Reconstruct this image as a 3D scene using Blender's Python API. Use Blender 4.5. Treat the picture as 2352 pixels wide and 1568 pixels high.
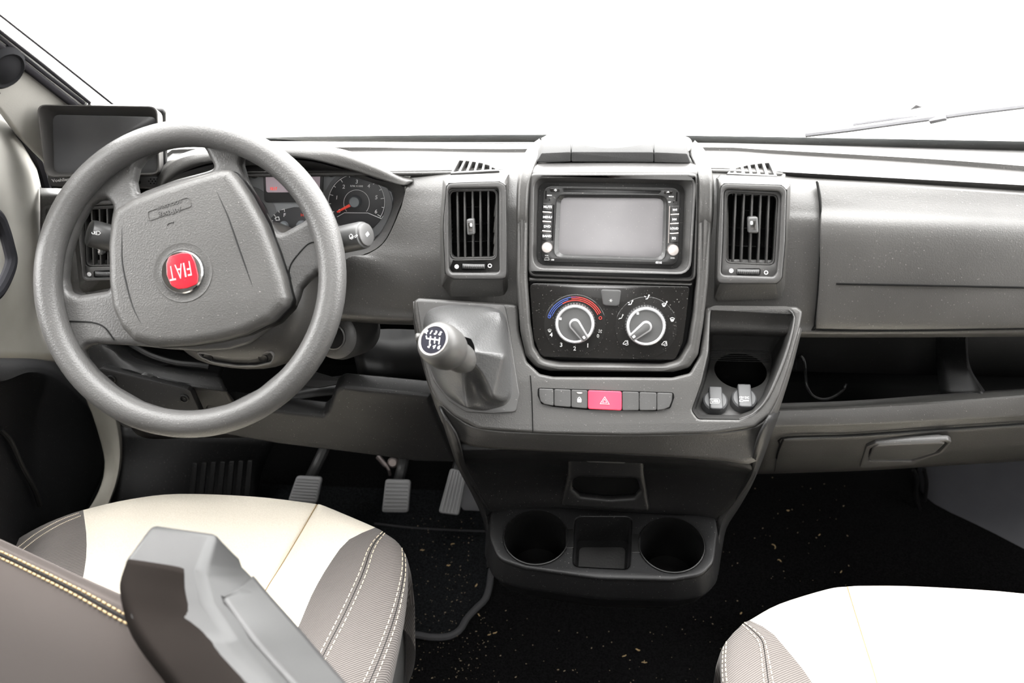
import bpy, bmesh, math, random
from mathutils import Vector, Matrix
rnd = random.Random(7)
for o in list(bpy.data.objects):
    bpy.data.objects.remove(o)
SC = bpy.context.scene
COL = SC.collection
# ------------------------------------------------------------------ camera
FPX = 2400.0
CAM = Vector((-.02, -1.03, 1.58))
_p, _y, _r = math.radians(38.5), math.radians(5.0), math.radians(-1.7)
CF = Vector((-math.sin(_y)*math.cos(_p), math.cos(_y)*math.cos(_p), -math.sin(_p)))
_r0 = Vector((math.cos(_y), math.sin(_y), 0)); _u0 = _r0.cross(CF)
CR = _r0*math.cos(_r)+_u0*math.sin(_r); CU = _u0*math.cos(_r)-_r0*math.sin(_r)
cd = bpy.data.cameras.new('camera'); cam = bpy.data.objects.new('camera', cd); COL.objects.link(cam)
m = Matrix((CR, CU, -CF)).transposed().to_4x4(); m.translation = CAM; cam.matrix_world = m
cd.sensor_width = 36; cd.lens = FPX/2352*36; cd.clip_start = .02
cd.dof.use_dof = True; cd.dof.focus_distance = 1.36; cd.dof.aperture_fstop = 5.6
SC.camera = cam
# ------------------------------------------------------------------ light
SKY = 18.0
w = bpy.data.worlds.new('daylight'); SC.world = w; w.use_nodes = True
bg = w.node_tree.nodes['Background']; bg.inputs[0].default_value = (1, .995, .98, 1); bg.inputs[1].default_value = SKY
SC.view_settings.view_transform = 'Standard'; SC.view_settings.look = 'None'
SC.view_settings.exposure = 0; SC.view_settings.gamma = 1; SC.view_settings.use_curve_mapping = False
SC.cycles.use_denoising = True; SC.cycles.max_bounces = 10; SC.cycles.diffuse_bounces = 6
SC.cycles.transparent_max_bounces = 12; SC.cycles.sample_clamp_indirect = 8; SC.cycles.caustics_reflective = False; SC.cycles.caustics_refractive = False

def portal(name, loc, nrm, sx, sy):
    l = bpy.data.lights.new(name, 'AREA'); l.shape = 'RECTANGLE'; l.size = sx; l.size_y = sy; l.cycles.is_portal = True
    o = bpy.data.objects.new(name, l); COL.objects.link(o); o.location = loc
    o.rotation_euler = Vector(nrm).to_track_quat('-Z', 'Y').to_euler()
# daylight portals lie just outside the panes (they emit nothing themselves)
portal('windshield_portal', (0, -.05, 1.36), (0, -.776, -.63), 2.0, 1.18)
portal('driver_window_portal', (-1.03, -.03, 1.34), (1, 0, 0), .74, .9)
portal('passenger_window_portal', (1.03, -.03, 1.34), (-1, 0, 0), .74, .9)
portal('added_rooflight_portal', (0, -1.675, 1.95), (0, 0, -1), .56, .69)  # unseen roof opening, added and sized to brighten the dash face

# ------------------------------------------------------------------ helpers
def ray(px, py): return CR*((px-1176)/FPX)-CU*((py-784)/FPX)+CF
def atd(px, py, d): return CAM+ray(px, py)*d
def aty(px, py, y):
    d = ray(px, py); return CAM+d*((y-CAM.y)/d.y)
def atz(px, py, z):
    d = ray(px, py); return CAM+d*((z-CAM.z)/d.z)
def atx(px, py, x):
    d = ray(px, py); return CAM+d*((x-CAM.x)/d.x)
def tilt(t): t = math.radians(t); return (0, -math.cos(t), math.sin(t))
class Fr:
    """a local drawing plane in the cab: U right, V up, N towards the seats"""
    def __init__(s, p, n, up=(0, 0, 1)):
        s.P = Vector(p); s.N = Vector(n).normalized(); s.U = Vector(up).cross(s.N).normalized(); s.V = s.N.cross(s.U)
    def hit(s, px, py, w=0):
        d = ray(px, py); q = s.P+s.N*w; return CAM+d*((q-CAM).dot(s.N)/d.dot(s.N))
    def uv(s, px, py, w=0):
        q = s.hit(px, py, w)-s.P; return (q.dot(s.U), q.dot(s.V))
    def uvs(s, pts, w=0): return [s.uv(a, b, w) for a, b in pts]
    def p(s, u, v, w=0): return s.P+s.U*u+s.V*v+s.N*w
    def m(s, px, py, n, w=0): return n*((s.hit(px, py, w)-CAM).dot(CF))/FPX
def pairs(t):
    a = [float(x) for x in t.replace(',', ' ').split()]; return list(zip(a[::2], a[1::2]))
def trip(t):
    a = [float(x) for x in t.replace(',', ' ').split()]; return list(zip(a[::3], a[1::3], a[2::3]))
def rounded(pts, r, seg=5):
    """fillet every corner of a closed polygon"""
    out = []; n = len(pts)
    for i in range(n):
        p0, p1, p2 = (Vector(pts[(i-1) % n]).to_2d(), Vector(pts[i]).to_2d(), Vector(pts[(i+1) % n]).to_2d())
        a = p0-p1; b = p2-p1; la, lb = a.length, b.length
        if la < 1e-9 or lb < 1e-9: continue
        a /= la; b /= lb; ang = a.angle(b, 3.14)
        rr = r[i] if isinstance(r, (list, tuple)) else r
        t = min(max(rr/max(math.tan(ang/2), 1e-6) if ang < 3.1 else 0, min(la, lb)*.12), la*.48, lb*.48)
        A = p1+a*t; B = p1+b*t
        for k in range(seg+1):
            s = k/seg; out.append(tuple(A*(1-s)**2+p1*2*s*(1-s)+B*s*s))
    return out
def crom(P, n, closed=False):
    """smooth curve through the points, n samples even along its length"""
    P = [Vector(p) for p in P]; N = len(P)
    if N == 2 and not closed: return [P[0].lerp(P[1], i/(n-1)) for i in range(n)]
    segs = N if closed else N-1; raw = []
    for i in range(segs):
        p1, p2 = P[i], P[(i+1) % N]
        p0 = P[i-1] if (i > 0 or closed) else p1*2-p2
        p3 = P[(i+2) % N] if (i+2 < N or closed) else p2*2-p1
        for k in range(16):
            t = k/16
            raw.append(.5*((2*p1)+(p2-p0)*t+(2*p0-5*p1+4*p2-p3)*t*t+(3*p1-p0-3*p2+p3)*t**3))
    raw.append(P[0].copy() if closed else P[-1].copy())
    L = [0]
    for a, b in zip(raw, raw[1:]): L.append(L[-1]+(b-a).length)
    out = []; j = 0; tot = L[-1]; cnt = n if closed else n-1
    for i in range(n):
        s = tot*i/cnt
        while j < len(L)-2 and L[j+1] < s: j += 1
        f = (s-L[j])/max(L[j+1]-L[j], 1e-12); out.append(raw[j].lerp(raw[j+1], min(max(f, 0), 1)))
    return out
def circle(c, rx, ry=None, n=40, a0=0):
    ry = rx if ry is None else ry
    return [(c[0]+rx*math.cos(a0+2*math.pi*i/n), c[1]+ry*math.sin(a0+2*math.pi*i/n)) for i in range(n)]

class MB:
    def __init__(s): s.v = []; s.f = []
    def add(s, vs, fs):
        o = len(s.v); s.v += [Vector(q) for q in vs]; s.f += [[i+o for i in f] for f in fs]; return s
    def mesh(s, me, M):
        s.add([M @ q.co for q in me.vertices], [list(p.vertices) for p in me.polygons]); bpy.data.meshes.remove(me); return s
    def plate(s, fr, outs, w0, w1, b=.0008, res=1):
        """flat moulded plate with holes and softened edges; outs = uv outlines, the first is the border"""
        cu = bpy.data.curves.new('c', 'CURVE'); cu.dimensions = '2D'; cu.fill_mode = 'BOTH'
        h = (w1-w0)/2; b = min(b, h*.95); cu.extrude = h-b; cu.bevel_depth = b; cu.bevel_resolution = res; cu.offset = -b
        if outs and not isinstance(outs[0][0], (tuple, list, Vector)): outs = [outs]
        for pts in outs:
            sp = cu.splines.new('POLY'); sp.points.add(len(pts)-1); sp.use_cyclic_u = True
            for q, p in zip(sp.points, pts): q.co = (p[0], p[1], 0, 1)
        o = bpy.data.objects.new('c', cu); me = bpy.data.meshes.new_from_object(o); bpy.data.objects.remove(o); bpy.data.curves.remove(cu)
        M = Matrix((fr.U, fr.V, fr.N)).transposed().to_4x4(); M.translation = fr.p(0, 0, (w0+w1)/2); return s.mesh(me, M)
    def text(s, fr, body, px, py, hpx, rot=0, w=0, depth=.0003, align='CENTER', sx=1, shear=0, bold=.014):
        cu = bpy.data.curves.new('t', 'FONT'); cu.body = body; cu.align_x = align; cu.align_y = 'CENTER'; cu.extrude = depth/2; cu.shear = shear
        cu.size = fr.m(px, py, hpx, w)/.72; cu.resolution_u = 3; cu.offset = cu.size*bold
        o = bpy.data.objects.new('t', cu); me = bpy.data.meshes.new_from_object(o); bpy.data.objects.remove(o); bpy.data.curves.remove(cu)
        c, k = math.cos(rot), math.sin(rot); M = Matrix((fr.U*c+fr.V*k, fr.V*c-fr.U*k, fr.N)).transposed().to_4x4()
        M.translation = fr.hit(px, py, w); return s.mesh(me, M @ Matrix.Diagonal((sx, 1, 1, 1)))
    def stroke(s, fr, pts, wpx, w=0, depth=.0003, closed=False):
        """flat painted line along px points"""
        q = [fr.uv(a, b, w) for a, b in pts]; r = fr.m(pts[0][0], pts[0][1], wpx, w)/2
        n = len(q); L = []; R = []
        for i in range(n):
            a = Vector(q[i-1] if (i or closed) else q[i]); b = Vector(q[(i+1) % n] if (i < n-1 or closed) else q[i]); d = (b-a); d = d.normalized() if d.length else Vector((1, 0))
            nn = Vector((-d.y, d.x))*r; c = Vector(q[i]); L.append(c+nn); R.append(c-nn)
        vs = []
        for a, b in zip(L, R): vs += [fr.p(a.x, a.y, w+depth), fr.p(b.x, b.y, w+depth), fr.p(b.x, b.y, w-depth), fr.p(a.x, a.y, w-depth)]
        fs = []
        for i in range(n if closed else n-1):
            j = (i+1) % n
            for k in range(4): fs.append([4*i+k, 4*i+(k+1) % 4, 4*j+(k+1) % 4, 4*j+k])
        if not closed: fs += [[3, 2, 1, 0], [4*n-4, 4*n-3, 4*n-2, 4*n-1]]
        return s.add(vs, fs)
    def loops(s, rings, cap0=False, cap1=False, closed=True):
        n = len(rings[0]); assert all(len(r) == n for r in rings), [len(r) for r in rings]
        vs = [q for r in rings for q in r]; fs = []
        for i in range(len(rings)-1):
            for k in range(n if closed else n-1):
                a = i*n+k; b = i*n+(k+1) % n; fs.append([a, b, b+n, a+n])
        if cap0: fs.append(list(range(n))[::-1])
        if cap1: fs.append([(len(rings)-1)*n+k for k in range(n)])
        return s.add(vs, fs)
    def lathe(s, fr, uv, prof, n=32, sy=1.0, cap0=False, cap1=True):
        return s.loops([[fr.p(uv[0]+r*math.cos(2*math.pi*k/n), uv[1]+r*sy*math.sin(2*math.pi*k/n), w) for k in range(n)] for r, w in prof], cap0, cap1)
    def tube(s, pts, r, n=8, closed=False, flat=None):
        pts = [Vector(p) for p in pts]; N = len(pts); rs = r if isinstance(r, (list, tuple)) else [r]*N
        rings = []; prev = None
        for i in range(N):
            a = pts[i-1] if (i or closed) else pts[i]; b = pts[(i+1) % N] if (i < N-1 or closed) else pts[i]
            d = (b-a).normalized()
            if prev is None: x = d.orthogonal().normalized()
            else:
                x = prev-d*prev.dot(d); x = x.normalized() if x.length > 1e-6 else d.orthogonal().normalized()
            prev = x; y = d.cross(x)
            rings.append([pts[i]+(x*math.cos(2*math.pi*k/n)+y*math.sin(2*math.pi*k/n))*rs[i] for k in range(n)])
        if closed: rings.append(rings[0])
        return s.loops(rings, not closed, not closed)
    def box(s, c, sz, rot=(0, 0, 0)):
        from mathutils import Euler
        M = Euler(rot).to_matrix(); c = Vector(c)
        vs = [c+M @ Vector((x*sz[0]/2, y*sz[1]/2, z*sz[2]/2)) for x in (-1, 1) for y in (-1, 1) for z in (-1, 1)]
        return s.add(vs, [[0, 1, 3, 2], [4, 6, 7, 5], [0, 4, 5, 1], [2, 3, 7, 6], [0, 2, 6, 4], [1, 5, 7, 3]])
    def grid(s, rails, n=24, sub=3, closed=False, smooth=True):
        """skin stretched over rails (lists of world points)"""
        R = [crom(r, n, closed) for r in rails]
        if smooth and len(R) > 2:
            cols = []
            for k in range(n):
                P = [r[k] for r in R]; c = []
                for i in range(len(P)-1):
                    p1, p2 = P[i], P[i+1]; p0 = P[i-1] if i else p1*2-p2; p3 = P[i+2] if i+2 < len(P) else p2*2-p1
                    for t in [j/sub for j in range(sub)]:
                        c.append(.5*((2*p1)+(p2-p0)*t+(2*p0-5*p1+4*p2-p3)*t*t+(3*p1-p0-3*p2+p3)*t**3))
                c.append(P[-1]); cols.append(c)
            R = [[c[i] for c in cols] for i in range(len(cols[0]))]
        return s.loops(R, closed=closed)
    def cut(s, fr, poly):
        """open a hole: drop the faces lying inside the uv outline"""
        def ins(u, v):
            c = False; n = len(poly)
            for i in range(n):
                (a, b), (d, e) = poly[i], poly[i-1]
                if (b > v) != (e > v) and u < (d-a)*(v-b)/(e-b)+a: c = not c
            return c
        def uv(p): q = p-fr.P; return q.dot(fr.U), q.dot(fr.V)
        I = [ins(*uv(p)) for p in s.v]; s.f = [f for f in s.f if not all(I[i] for i in f)]; return s
    def build(s, name, mat, parent=None, bevel=0, solid=0, smooth=35, sub=0, face=None, seg=2):
        L = Vector(parent['_at']) if parent is not None and '_at' in parent else Vector((0, 0, 0))
        if parent is None:
            L = sum(s.v, Vector((0, 0, 0)))/max(len(s.v), 1)
        me = bpy.data.meshes.new(name); me.from_pydata([q-L for q in s.v], [], s.f)
        bm = bmesh.new(); bm.from_mesh(me); bmesh.ops.remove_doubles(bm, verts=bm.verts, dist=1e-6)
        bmesh.ops.recalc_face_normals(bm, faces=bm.faces)
        if face is not None:      # open skins: outer side towards the seats
            bm.normal_update(); c = Vector(face)-L
            if sum(f.normal.dot(c-f.calc_center_median())*f.calc_area() for f in bm.faces) < 0: bmesh.ops.reverse_faces(bm, faces=bm.faces)
        bm.to_mesh(me); bm.free()
        me.materials.append(mat)
        if smooth: me.shade_smooth(); me.set_sharp_from_angle(angle=math.radians(smooth))
        o = bpy.data.objects.new(name, me); COL.objects.link(o)
        if parent is not None:
            o.parent = parent; o['_at'] = tuple(L)
        else:
            o.location = L; o['_at'] = tuple(L)
        if solid: md = o.modifiers.new('solid', 'SOLIDIFY'); md.thickness = solid; md.offset = -1
        if bevel:
            md = o.modifiers.new('bevel', 'BEVEL'); md.width = bevel; md.segments = seg; md.limit_method = 'ANGLE'; md.angle_limit = math.radians(40); md.use_clamp_overlap = True
            me.shade_smooth()
        if sub: md = o.modifiers.new('sub', 'SUBSURF'); md.levels = sub; md.render_levels = sub
        return o
FACE = (0, -1.0, 1.3)
def thing(name, label, cat, at, group=None):
    o = bpy.data.objects.new(name, None); COL.objects.link(o); o.location = at; o['_at'] = tuple(at); o.empty_display_size = .05
    o['label'] = label; o['category'] = cat
    if group: o['group'] = group
    return o
def tag(o, label, cat, group=None, kind=None):
    o['label'] = label; o['category'] = cat
    if group: o['group'] = group
    if kind: o['kind'] = kind
    return o
def struct(o, label=None):
    o['kind'] = 'structure'
    if label: o['label'] = label
    return o

# ------------------------------------------------------------------ materials
def nmat(name):
    m = bpy.data.materials.new(name); m.use_nodes = True; nt = m.node_tree; b = nt.nodes['Principled BSDF']; return m, nt, b
def tex(nt, kind, scale, **kw):
    t = nt.nodes.new(kind); t.inputs['Scale'].default_value = scale
    for k, v in kw.items(): t.inputs[k].default_value = v
    c = nt.nodes.new('ShaderNodeTexCoord'); nt.links.new(c.outputs['Object'], t.inputs['Vector']); return t
def ramp(nt, src, stops):
    r = nt.nodes.new('ShaderNodeValToRGB'); e = r.color_ramp.elements
    while len(e) < len(stops): e.new(.5)
    for el, (p, c) in zip(e, stops): el.position = p; el.color = (c[0], c[1], c[2], 1) if isinstance(c, tuple) else (c, c, c, 1)
    nt.links.new(src, r.inputs[0]); return r
PIG = 1.30   # pigment level shared by all dark plastics
def plastic(name, col, rough=.5, grain=700, bump=.12, dust=0, spec=.5, var=.12):
    m, nt, b = nmat(name); b.inputs['Roughness'].default_value = rough; b.inputs['Specular IOR Level'].default_value = spec
    if max(col) < .16: col = tuple(c*PIG for c in col)
    lo = tuple(c*(1-var) for c in col); hi = tuple(c*(1+var) for c in col)
    n = tex(nt, 'ShaderNodeTexNoise', 9, Detail=4.0); base = ramp(nt, n.outputs['Fac'], [(.35, lo), (.65, hi)]).outputs[0]
    if dust:
        d = tex(nt, 'ShaderNodeTexVoronoi', 260); d2 = tex(nt, 'ShaderNodeTexNoise', 620, Detail=1.0)
        r = ramp(nt, d2.outputs['Fac'], [(.745-dust*.03, 0.), (.79-dust*.03, .8)])
        mx = nt.nodes.new('ShaderNodeMix'); mx.data_type = 'RGBA'; nt.links.new(r.outputs[0], mx.inputs[0]); nt.links.new(base, mx.inputs[6]); mx.inputs[7].default_value = (.22, .21, .2, 1); base = mx.outputs[2]
    nt.links.new(base, b.inputs['Base Color'])
    if bump:
        v = tex(nt, 'ShaderNodeTexVoronoi', grain); bp = nt.nodes.new('ShaderNodeBump'); bp.inputs['Strength'].default_value = bump; bp.inputs['Distance'].default_value = .0006
        nt.links.new(v.outputs['Distance'], bp.inputs['Height']); nt.links.new(bp.outputs[0], b.inputs['Normal'])
    return m
def plain(name, col, rough=.5, metal=0, spec=.5, coat=0):
    m, nt, b = nmat(name); b.inputs['Base Color'].default_value = (*col, 1); b.inputs['Roughness'].default_value = rough
    b.inputs['Metallic'].default_value = metal; b.inputs['Specular IOR Level'].default_value = spec; b.inputs['Coat Weight'].default_value = coat
    n = tex(nt, 'ShaderNodeTexNoise', 60, Detail=3.0); r = ramp(nt, n.outputs['Fac'], [(.3, max(rough-.04, 0.)), (.7, min(rough+.04, 1.))]); nt.links.new(r.outputs[0], b.inputs['Roughness'])
    return m
def fabric(name, col, col2, scale=900, ang=0., bump=.3, wave=True):
    m, nt, b = nmat(name); b.inputs['Roughness'].default_value = .9; b.inputs['Specular IOR Level'].default_value = .15; b.inputs['Sheen Weight'].default_value = .12
    c = nt.nodes.new('ShaderNodeTexCoord'); mp = nt.nodes.new('ShaderNodeMapping'); mp.inputs['Rotation'].default_value = (0, 0, ang); nt.links.new(c.outputs['Object'], mp.inputs[0])
    if wave:
        t = nt.nodes.new('ShaderNodeTexWave'); t.inputs['Scale'].default_value = scale; t.inputs['Distortion'].default_value = .6; t.inputs['Detail Scale'].default_value = 3
        nt.links.new(mp.outputs[0], t.inputs['Vector']); f = t.outputs['Fac']
    else:
        t = nt.nodes.new('ShaderNodeTexNoise'); t.inputs['Scale'].default_value = scale; t.inputs['Detail'].default_value = 3; nt.links.new(mp.outputs[0], t.inputs['Vector']); f = t.outputs['Fac']
    r = ramp(nt, f, [(.25, col2), (.75, col)]); nt.links.new(r.outputs[0], b.inputs['Base Color'])
    bp = nt.nodes.new('ShaderNodeBump'); bp.inputs['Strength'].default_value = bump; bp.inputs['Distance'].default_value = .0008; nt.links.new(f, bp.inputs['Height']); nt.links.new(bp.outputs[0], b.inputs['Normal'])
    return m
def glow(name, col, e):
    m, nt, b = nmat(name); b.inputs['Base Color'].default_value = (*col, 1); b.inputs['Emission Color'].default_value = (*col, 1); b.inputs['Emission Strength'].default_value = e; return m
def carpet(name, col):
    m, nt, b = nmat(name); b.inputs['Roughness'].default_value = 1; b.inputs['Specular IOR Level'].default_value = .05
    n = tex(nt, 'ShaderNodeTexNoise', 350, Detail=4.0); r = ramp(nt, n.outputs['Fac'], [(.35, tuple(c*.5 for c in col)), (.7, tuple(c*1.6 for c in col))]); nt.links.new(r.outputs[0], b.inputs['Base Color'])
    bp = nt.nodes.new('ShaderNodeBump'); bp.inputs['Strength'].default_value = .8; bp.inputs['Distance'].default_value = .003; nt.links.new(n.outputs['Fac'], bp.inputs['Height']); nt.links.new(bp.outputs[0], b.inputs['Normal']); return m
def glass(name, tint=(1, 1, 1), refl=.06):
    m, nt, b = nmat(name); nt.nodes.remove(b); out = nt.nodes['Material Output']
    t = nt.nodes.new('ShaderNodeBsdfTransparent'); t.inputs[0].default_value = (*tint, 1); g = nt.nodes.new('ShaderNodeBsdfGlossy'); g.inputs['Roughness'].default_value = .02
    lw = nt.nodes.new('ShaderNodeLayerWeight'); lw.inputs[0].default_value = .5; pw = nt.nodes.new('ShaderNodeMath'); pw.operation = 'POWER'; pw.inputs[1].default_value = 5; nt.links.new(lw.outputs['Facing'], pw.inputs[0])
    f = nt.nodes.new('ShaderNodeMath'); f.operation = 'MULTIPLY_ADD'; f.inputs[1].default_value = .8; f.inputs[2].default_value = .03; nt.links.new(pw.outputs[0], f.inputs[0])
    mx = nt.nodes.new('ShaderNodeMixShader'); nt.links.new(f.outputs[0], mx.inputs[0]); nt.links.new(t.outputs[0], mx.inputs[1]); nt.links.new(g.outputs[0], mx.inputs[2]); nt.links.new(mx.outputs[0], out.inputs[0]); return m
DASH = plastic('charcoal_grained_plastic', (.036, .035, .0335), .42, 620, .22, .6, .5)
DASHT = plastic('charcoal_fine_plastic', (.042, .0412, .0405), .40, 900, .10, .6, .5)
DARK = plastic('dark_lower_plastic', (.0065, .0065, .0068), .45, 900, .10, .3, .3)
LOWSHADE = plastic('charcoal_lower_trim_shade', (.0125, .0124, .0125), .45, 900, .10, .4, .32)  # dash charcoal darkened so the colour carries the shade low down
BLACK = plastic('black_plastic', (.004, .004, .004), .4, 900, .05, 0, .25)
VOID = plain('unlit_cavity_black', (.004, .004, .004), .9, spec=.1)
GLOSS = plastic('gloss_black_panel', (.010, .0095, .009), .16, 900, 0, .75)
RADIO = plastic('radio_black', (.016, .016, .016), .34, 900, .04, 1.0)
WHEELM = plastic('wheel_grained_rubber', (.052, .051, .050), .40, 520, .35, .2, .45)
PADM = plastic('airbag_cover_plastic', (.038, .037, .0355), .45, 560, .35, .5)
LEATH = plastic('boot_leather', (.045, .045, .045), .38, 480, .35)
CHROME = plain('chrome', (.75, .75, .76), .12, 1)
SATIN = plain('satin_silver', (.50, .46, .44), .35, .9)
SILV = plain('silver_paint_ring', (.50, .50, .51), .35, .6)
WHITE = plain('white_print', (.85, .85, .85), .6)
GREYP = plain('grey_print', (.45, .45, .44), .6)
REDB = plain('hazard_red', (.75, .035, .075), .4)
BADGE = plain('badge_red', (.42, .012, .022), .25, coat=.5)
REDP = plain('red_print', (.62, .04, .03), .5)
BLUEP = plain('blue_print', (.05, .10, .40), .5)
TRIM = plastic('light_grey_door_trim', (.28, .272, .252), .6, 700, .08, 0, .2)
BEIGEP = plastic('painted_body_beige', (.30, .285, .25), .5, 700, .03, 0, .3)
RUBBER = plastic('seal_rubber', (.008, .0075, .009), .75, 900, .08, 0, .12)
BEIGE = fabric('beige_seat_fabric', (.84, .785, .68), (.75, .69, .58), 520, .4, .35, False)
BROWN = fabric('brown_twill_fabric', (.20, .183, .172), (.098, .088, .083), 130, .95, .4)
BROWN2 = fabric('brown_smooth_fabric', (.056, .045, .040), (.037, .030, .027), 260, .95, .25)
STITCH = plain('cream_stitching', (.70, .62, .48), .8)
TANLINE = plain('tan_stitch_crease_shade', (.34, .25, .13), .8)  # backrest stitching, and the painted shade of the cushion fold
ARMP = plastic('armrest_grey_plastic', (.022, .022, .022), .42, 900, .04, 0, .3)
ARMD = plastic('armrest_soft_top', (.007, .0056, .0049), .8, 900, .04, 0, .03)
CARP = carpet('black_carpet', (.006, .006, .0062))
MATM = carpet('floor_mat_pile', (.013, .0138, .015))
PEDAL = plastic('worn_pedal_rubber', (.28, .28, .285), .5, 900, .05)
SCREEN = plastic('dusty_grey_screen', (.16, .155, .16), .38, 900, 0, 1.2)
MONS = plastic('monitor_screen', (.09, .09, .092), .3, 900, 0)
GLASS = glass('clear_glass')
CHIP = plain('wood_chip', (.50, .36, .18), .8)
CRUMB = plain('pale_crumbs', (.30, .24, .16), .9)
WALLP = plastic('camper_wall_board', (.20, .19, .18), .6, 300, .02)
GROUND = plastic('sunlit_gravel', (.62, .60, .55), .9, 40, .3)
# ------------------------------------------------------------------ the cab and the camper behind it (setting)
def slab(name, mat, c, sz): return struct(MB().box(c, sz).build(name, mat, bevel=.002))
slab('floor', CARP, (0, -1.28, .025), (2.1, 3.6, .05))
b = MB().grid([[(-1.05, .42, .045), (1.05, .42, .045)], [(-1.05, .52, .09), (1.05, .52, .09)], [(-1.05, .58, .35), (1.05, .58, .35)], [(-1.05, .55, .62), (1.05, .55, .62)], [(-1.05, .46, .74), (1.05, .46, .74)], [(-1.05, .29, .835), (1.05, .29, .835)]], 6)
struct(b.build('wall_front', plastic('bulkhead_felt', (.0025, .0025, .0026), .95, 300, .2, 0, .1), solid=.02, face=FACE))
struct(MB().add([(-12, .72, -.65), (12, .72, -.65), (12, 26, -.65), (-12, 26, -.65), (-12, .72, -.8), (12, .72, -.8), (12, 26, -.8), (-12, 26, -.8)], [[0, 1, 2, 3], [4, 7, 6, 5], [0, 4, 5, 1], [1, 5, 6, 2], [2, 6, 7, 3], [3, 7, 4, 0]]).build('ground', GROUND))
for nm, x in (('left', -1.0), ('right', 1.0)):
    m_ = MB()
    xx = x+.02*(1 if x > 0 else -1)
    for c, sz in (((xx, -1.25, .49), (.04, 3.6, .98)), ((xx, -1.755, 1.44), (.04, 2.59, .94)), ((xx, -.25, 1.80), (.04, 1.2, .22)), ((xx, .36, 1.02), (.04, .38, .10))): m_.box(c, sz)
    struct(m_.build('wall_'+nm, WALLP))
slab('wall_back', WALLP, (0, -3.07, .97), (2.08, .04, 1.94))
m_ = MB()
for c, sz in (((0, -.83, 1.92), (2.08, 1.0, .04)), ((0, -2.55, 1.92), (2.08, 1.06, .04)), ((-.66, -1.68, 1.92), (.76, .7, .04)), ((.66, -1.68, 1.92), (.76, .7, .04)), ((0, -.42, 1.83), (2.08, .12, .2))): m_.box(c, sz)
struct(m_.build('ceiling', WALLP))  # opening left in the unseen ceiling to throw daylight on the dash
# windshield: real pane, laid back from the base of the dash to the roof edge
WS = Fr((0, .285, .872), (0, -.776, -.630))
struct(MB().plate(WS, rounded([(-.98, .0), (.98, .0), (.90, 1.17), (-.90, 1.17)], .06), -.006, 0, .001).build('window_1', GLASS), 'clear curved windshield pane above the dashboard')
struct(MB().plate(Fr((-1.0, -.05, 1.33), (1, 0, 0)), rounded([(-.42, -.36), (.42, -.36), (.42, .36), (-.42, .36)], .05), -.005, 0, .001).build('window_2', GLASS), 'driver door window pane')
struct(MB().plate(Fr((1.0, -.05, 1.33), (-1, 0, 0)), rounded([(-.42, -.36), (.42, -.36), (.42, .36), (-.42, .36)], .05), -.005, 0, .001).build('window_3', GLASS), 'passenger door window pane')
# black seal along the base of the windshield
up_ = [aty(a, b_, .275) for a, b_ in pairs('560 318 700 313.5 1100 309.5 1400 309 1700 313 2050 319 2440 326')]
lo_ = [aty(a, b_, .2715) for a, b_ in pairs('560 323 700 325 1100 327 1400 326 1700 329 2050 338 2440 348')]
md_ = [u_.lerp(l_, .35)+Vector((0, -.002, 0)) for u_, l_ in zip(up_, lo_)]
struct(MB().grid([up_, md_, lo_], 40, 2).build('trim_1', plastic('windshield_frit', (.008, .009, .009), .8, 900, .05, 0, .12), solid=.004, face=FACE), 'dark seal strip along the base of the windshield')
# A-pillar on the driver's side: outer painted pillar with seals, inner trim
PF = Fr(WS.hit(90, 160, .03), (.80, -.50, -.33))
def pil(name, mat, px, w0, w1, lab=None, b=.003):
    return struct(MB().plate(PF, rounded(PF.uvs(pairs(px), w1), .006), w0, w1, b, 2).build(name, mat), lab)
pil('trim_2', TRIM, '-160 -20, -60 60, 0 118, 165 238, 215 300, 130 400, 60 330, 0 250, -160 120', -.02, 0, 'pale grey pillar trim beside the windshield')
pil('trim_3', RUBBER, '-160 -55, 0 95, 178 236, 196 262, 160 244, 0 120, -160 -8', -.012, .006, 'black rubber seal running down the windshield pillar')
pil('trim_4', plastic('outer_pillar_paint', (.78, .77, .75), .5, 700, .02), '-160 -92, 0 68, 60 118, 205 238, 214 262, 176 238, 0 99, -160 -58', -.02, .002, 'pale ribbed outer pillar between rubber seal and glass')
for k, q in enumerate(('-100 -28, 0 72, 100 150, 206 236', '-100 -12, 0 86, 100 166, 192 237')):
    struct(MB().tube([PF.hit(a, c, .003) for a, c in pairs(q)], .0022, 6).build('trim_%d' % (5+k), RUBBER), ('thin dark line along outer pillar, upper', 'thin dark line along outer pillar, lower')[k])
struct(MB().tube([PF.hit(a, c, -.012) for a, c in pairs('-160 -100, 0 35, 130 137, 262 242')], .0014, 6).build('trim_7', RUBBER), 'thin dark glass edge line beside the pillar')
# round speaker in the pillar trim
t = thing('pillar_speaker', 'small round black speaker set in the pale pillar trim', 'speaker', PF.hit(4, 152, .01))
c_ = PF.uv(2, 150); MB().lathe(PF, c_, [(.026, 0), (.026, .007), (.021, .012), (.018, .010)], 28).build('bezel', plain('speaker_black', (.012, .012, .013), .9, spec=.03), t)
MB().lathe(PF, c_, [(.018, .0102), (.010, .0125), (.004, .0135)], 24).build('cone', bpy.data.materials['speaker_black'], t)
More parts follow.
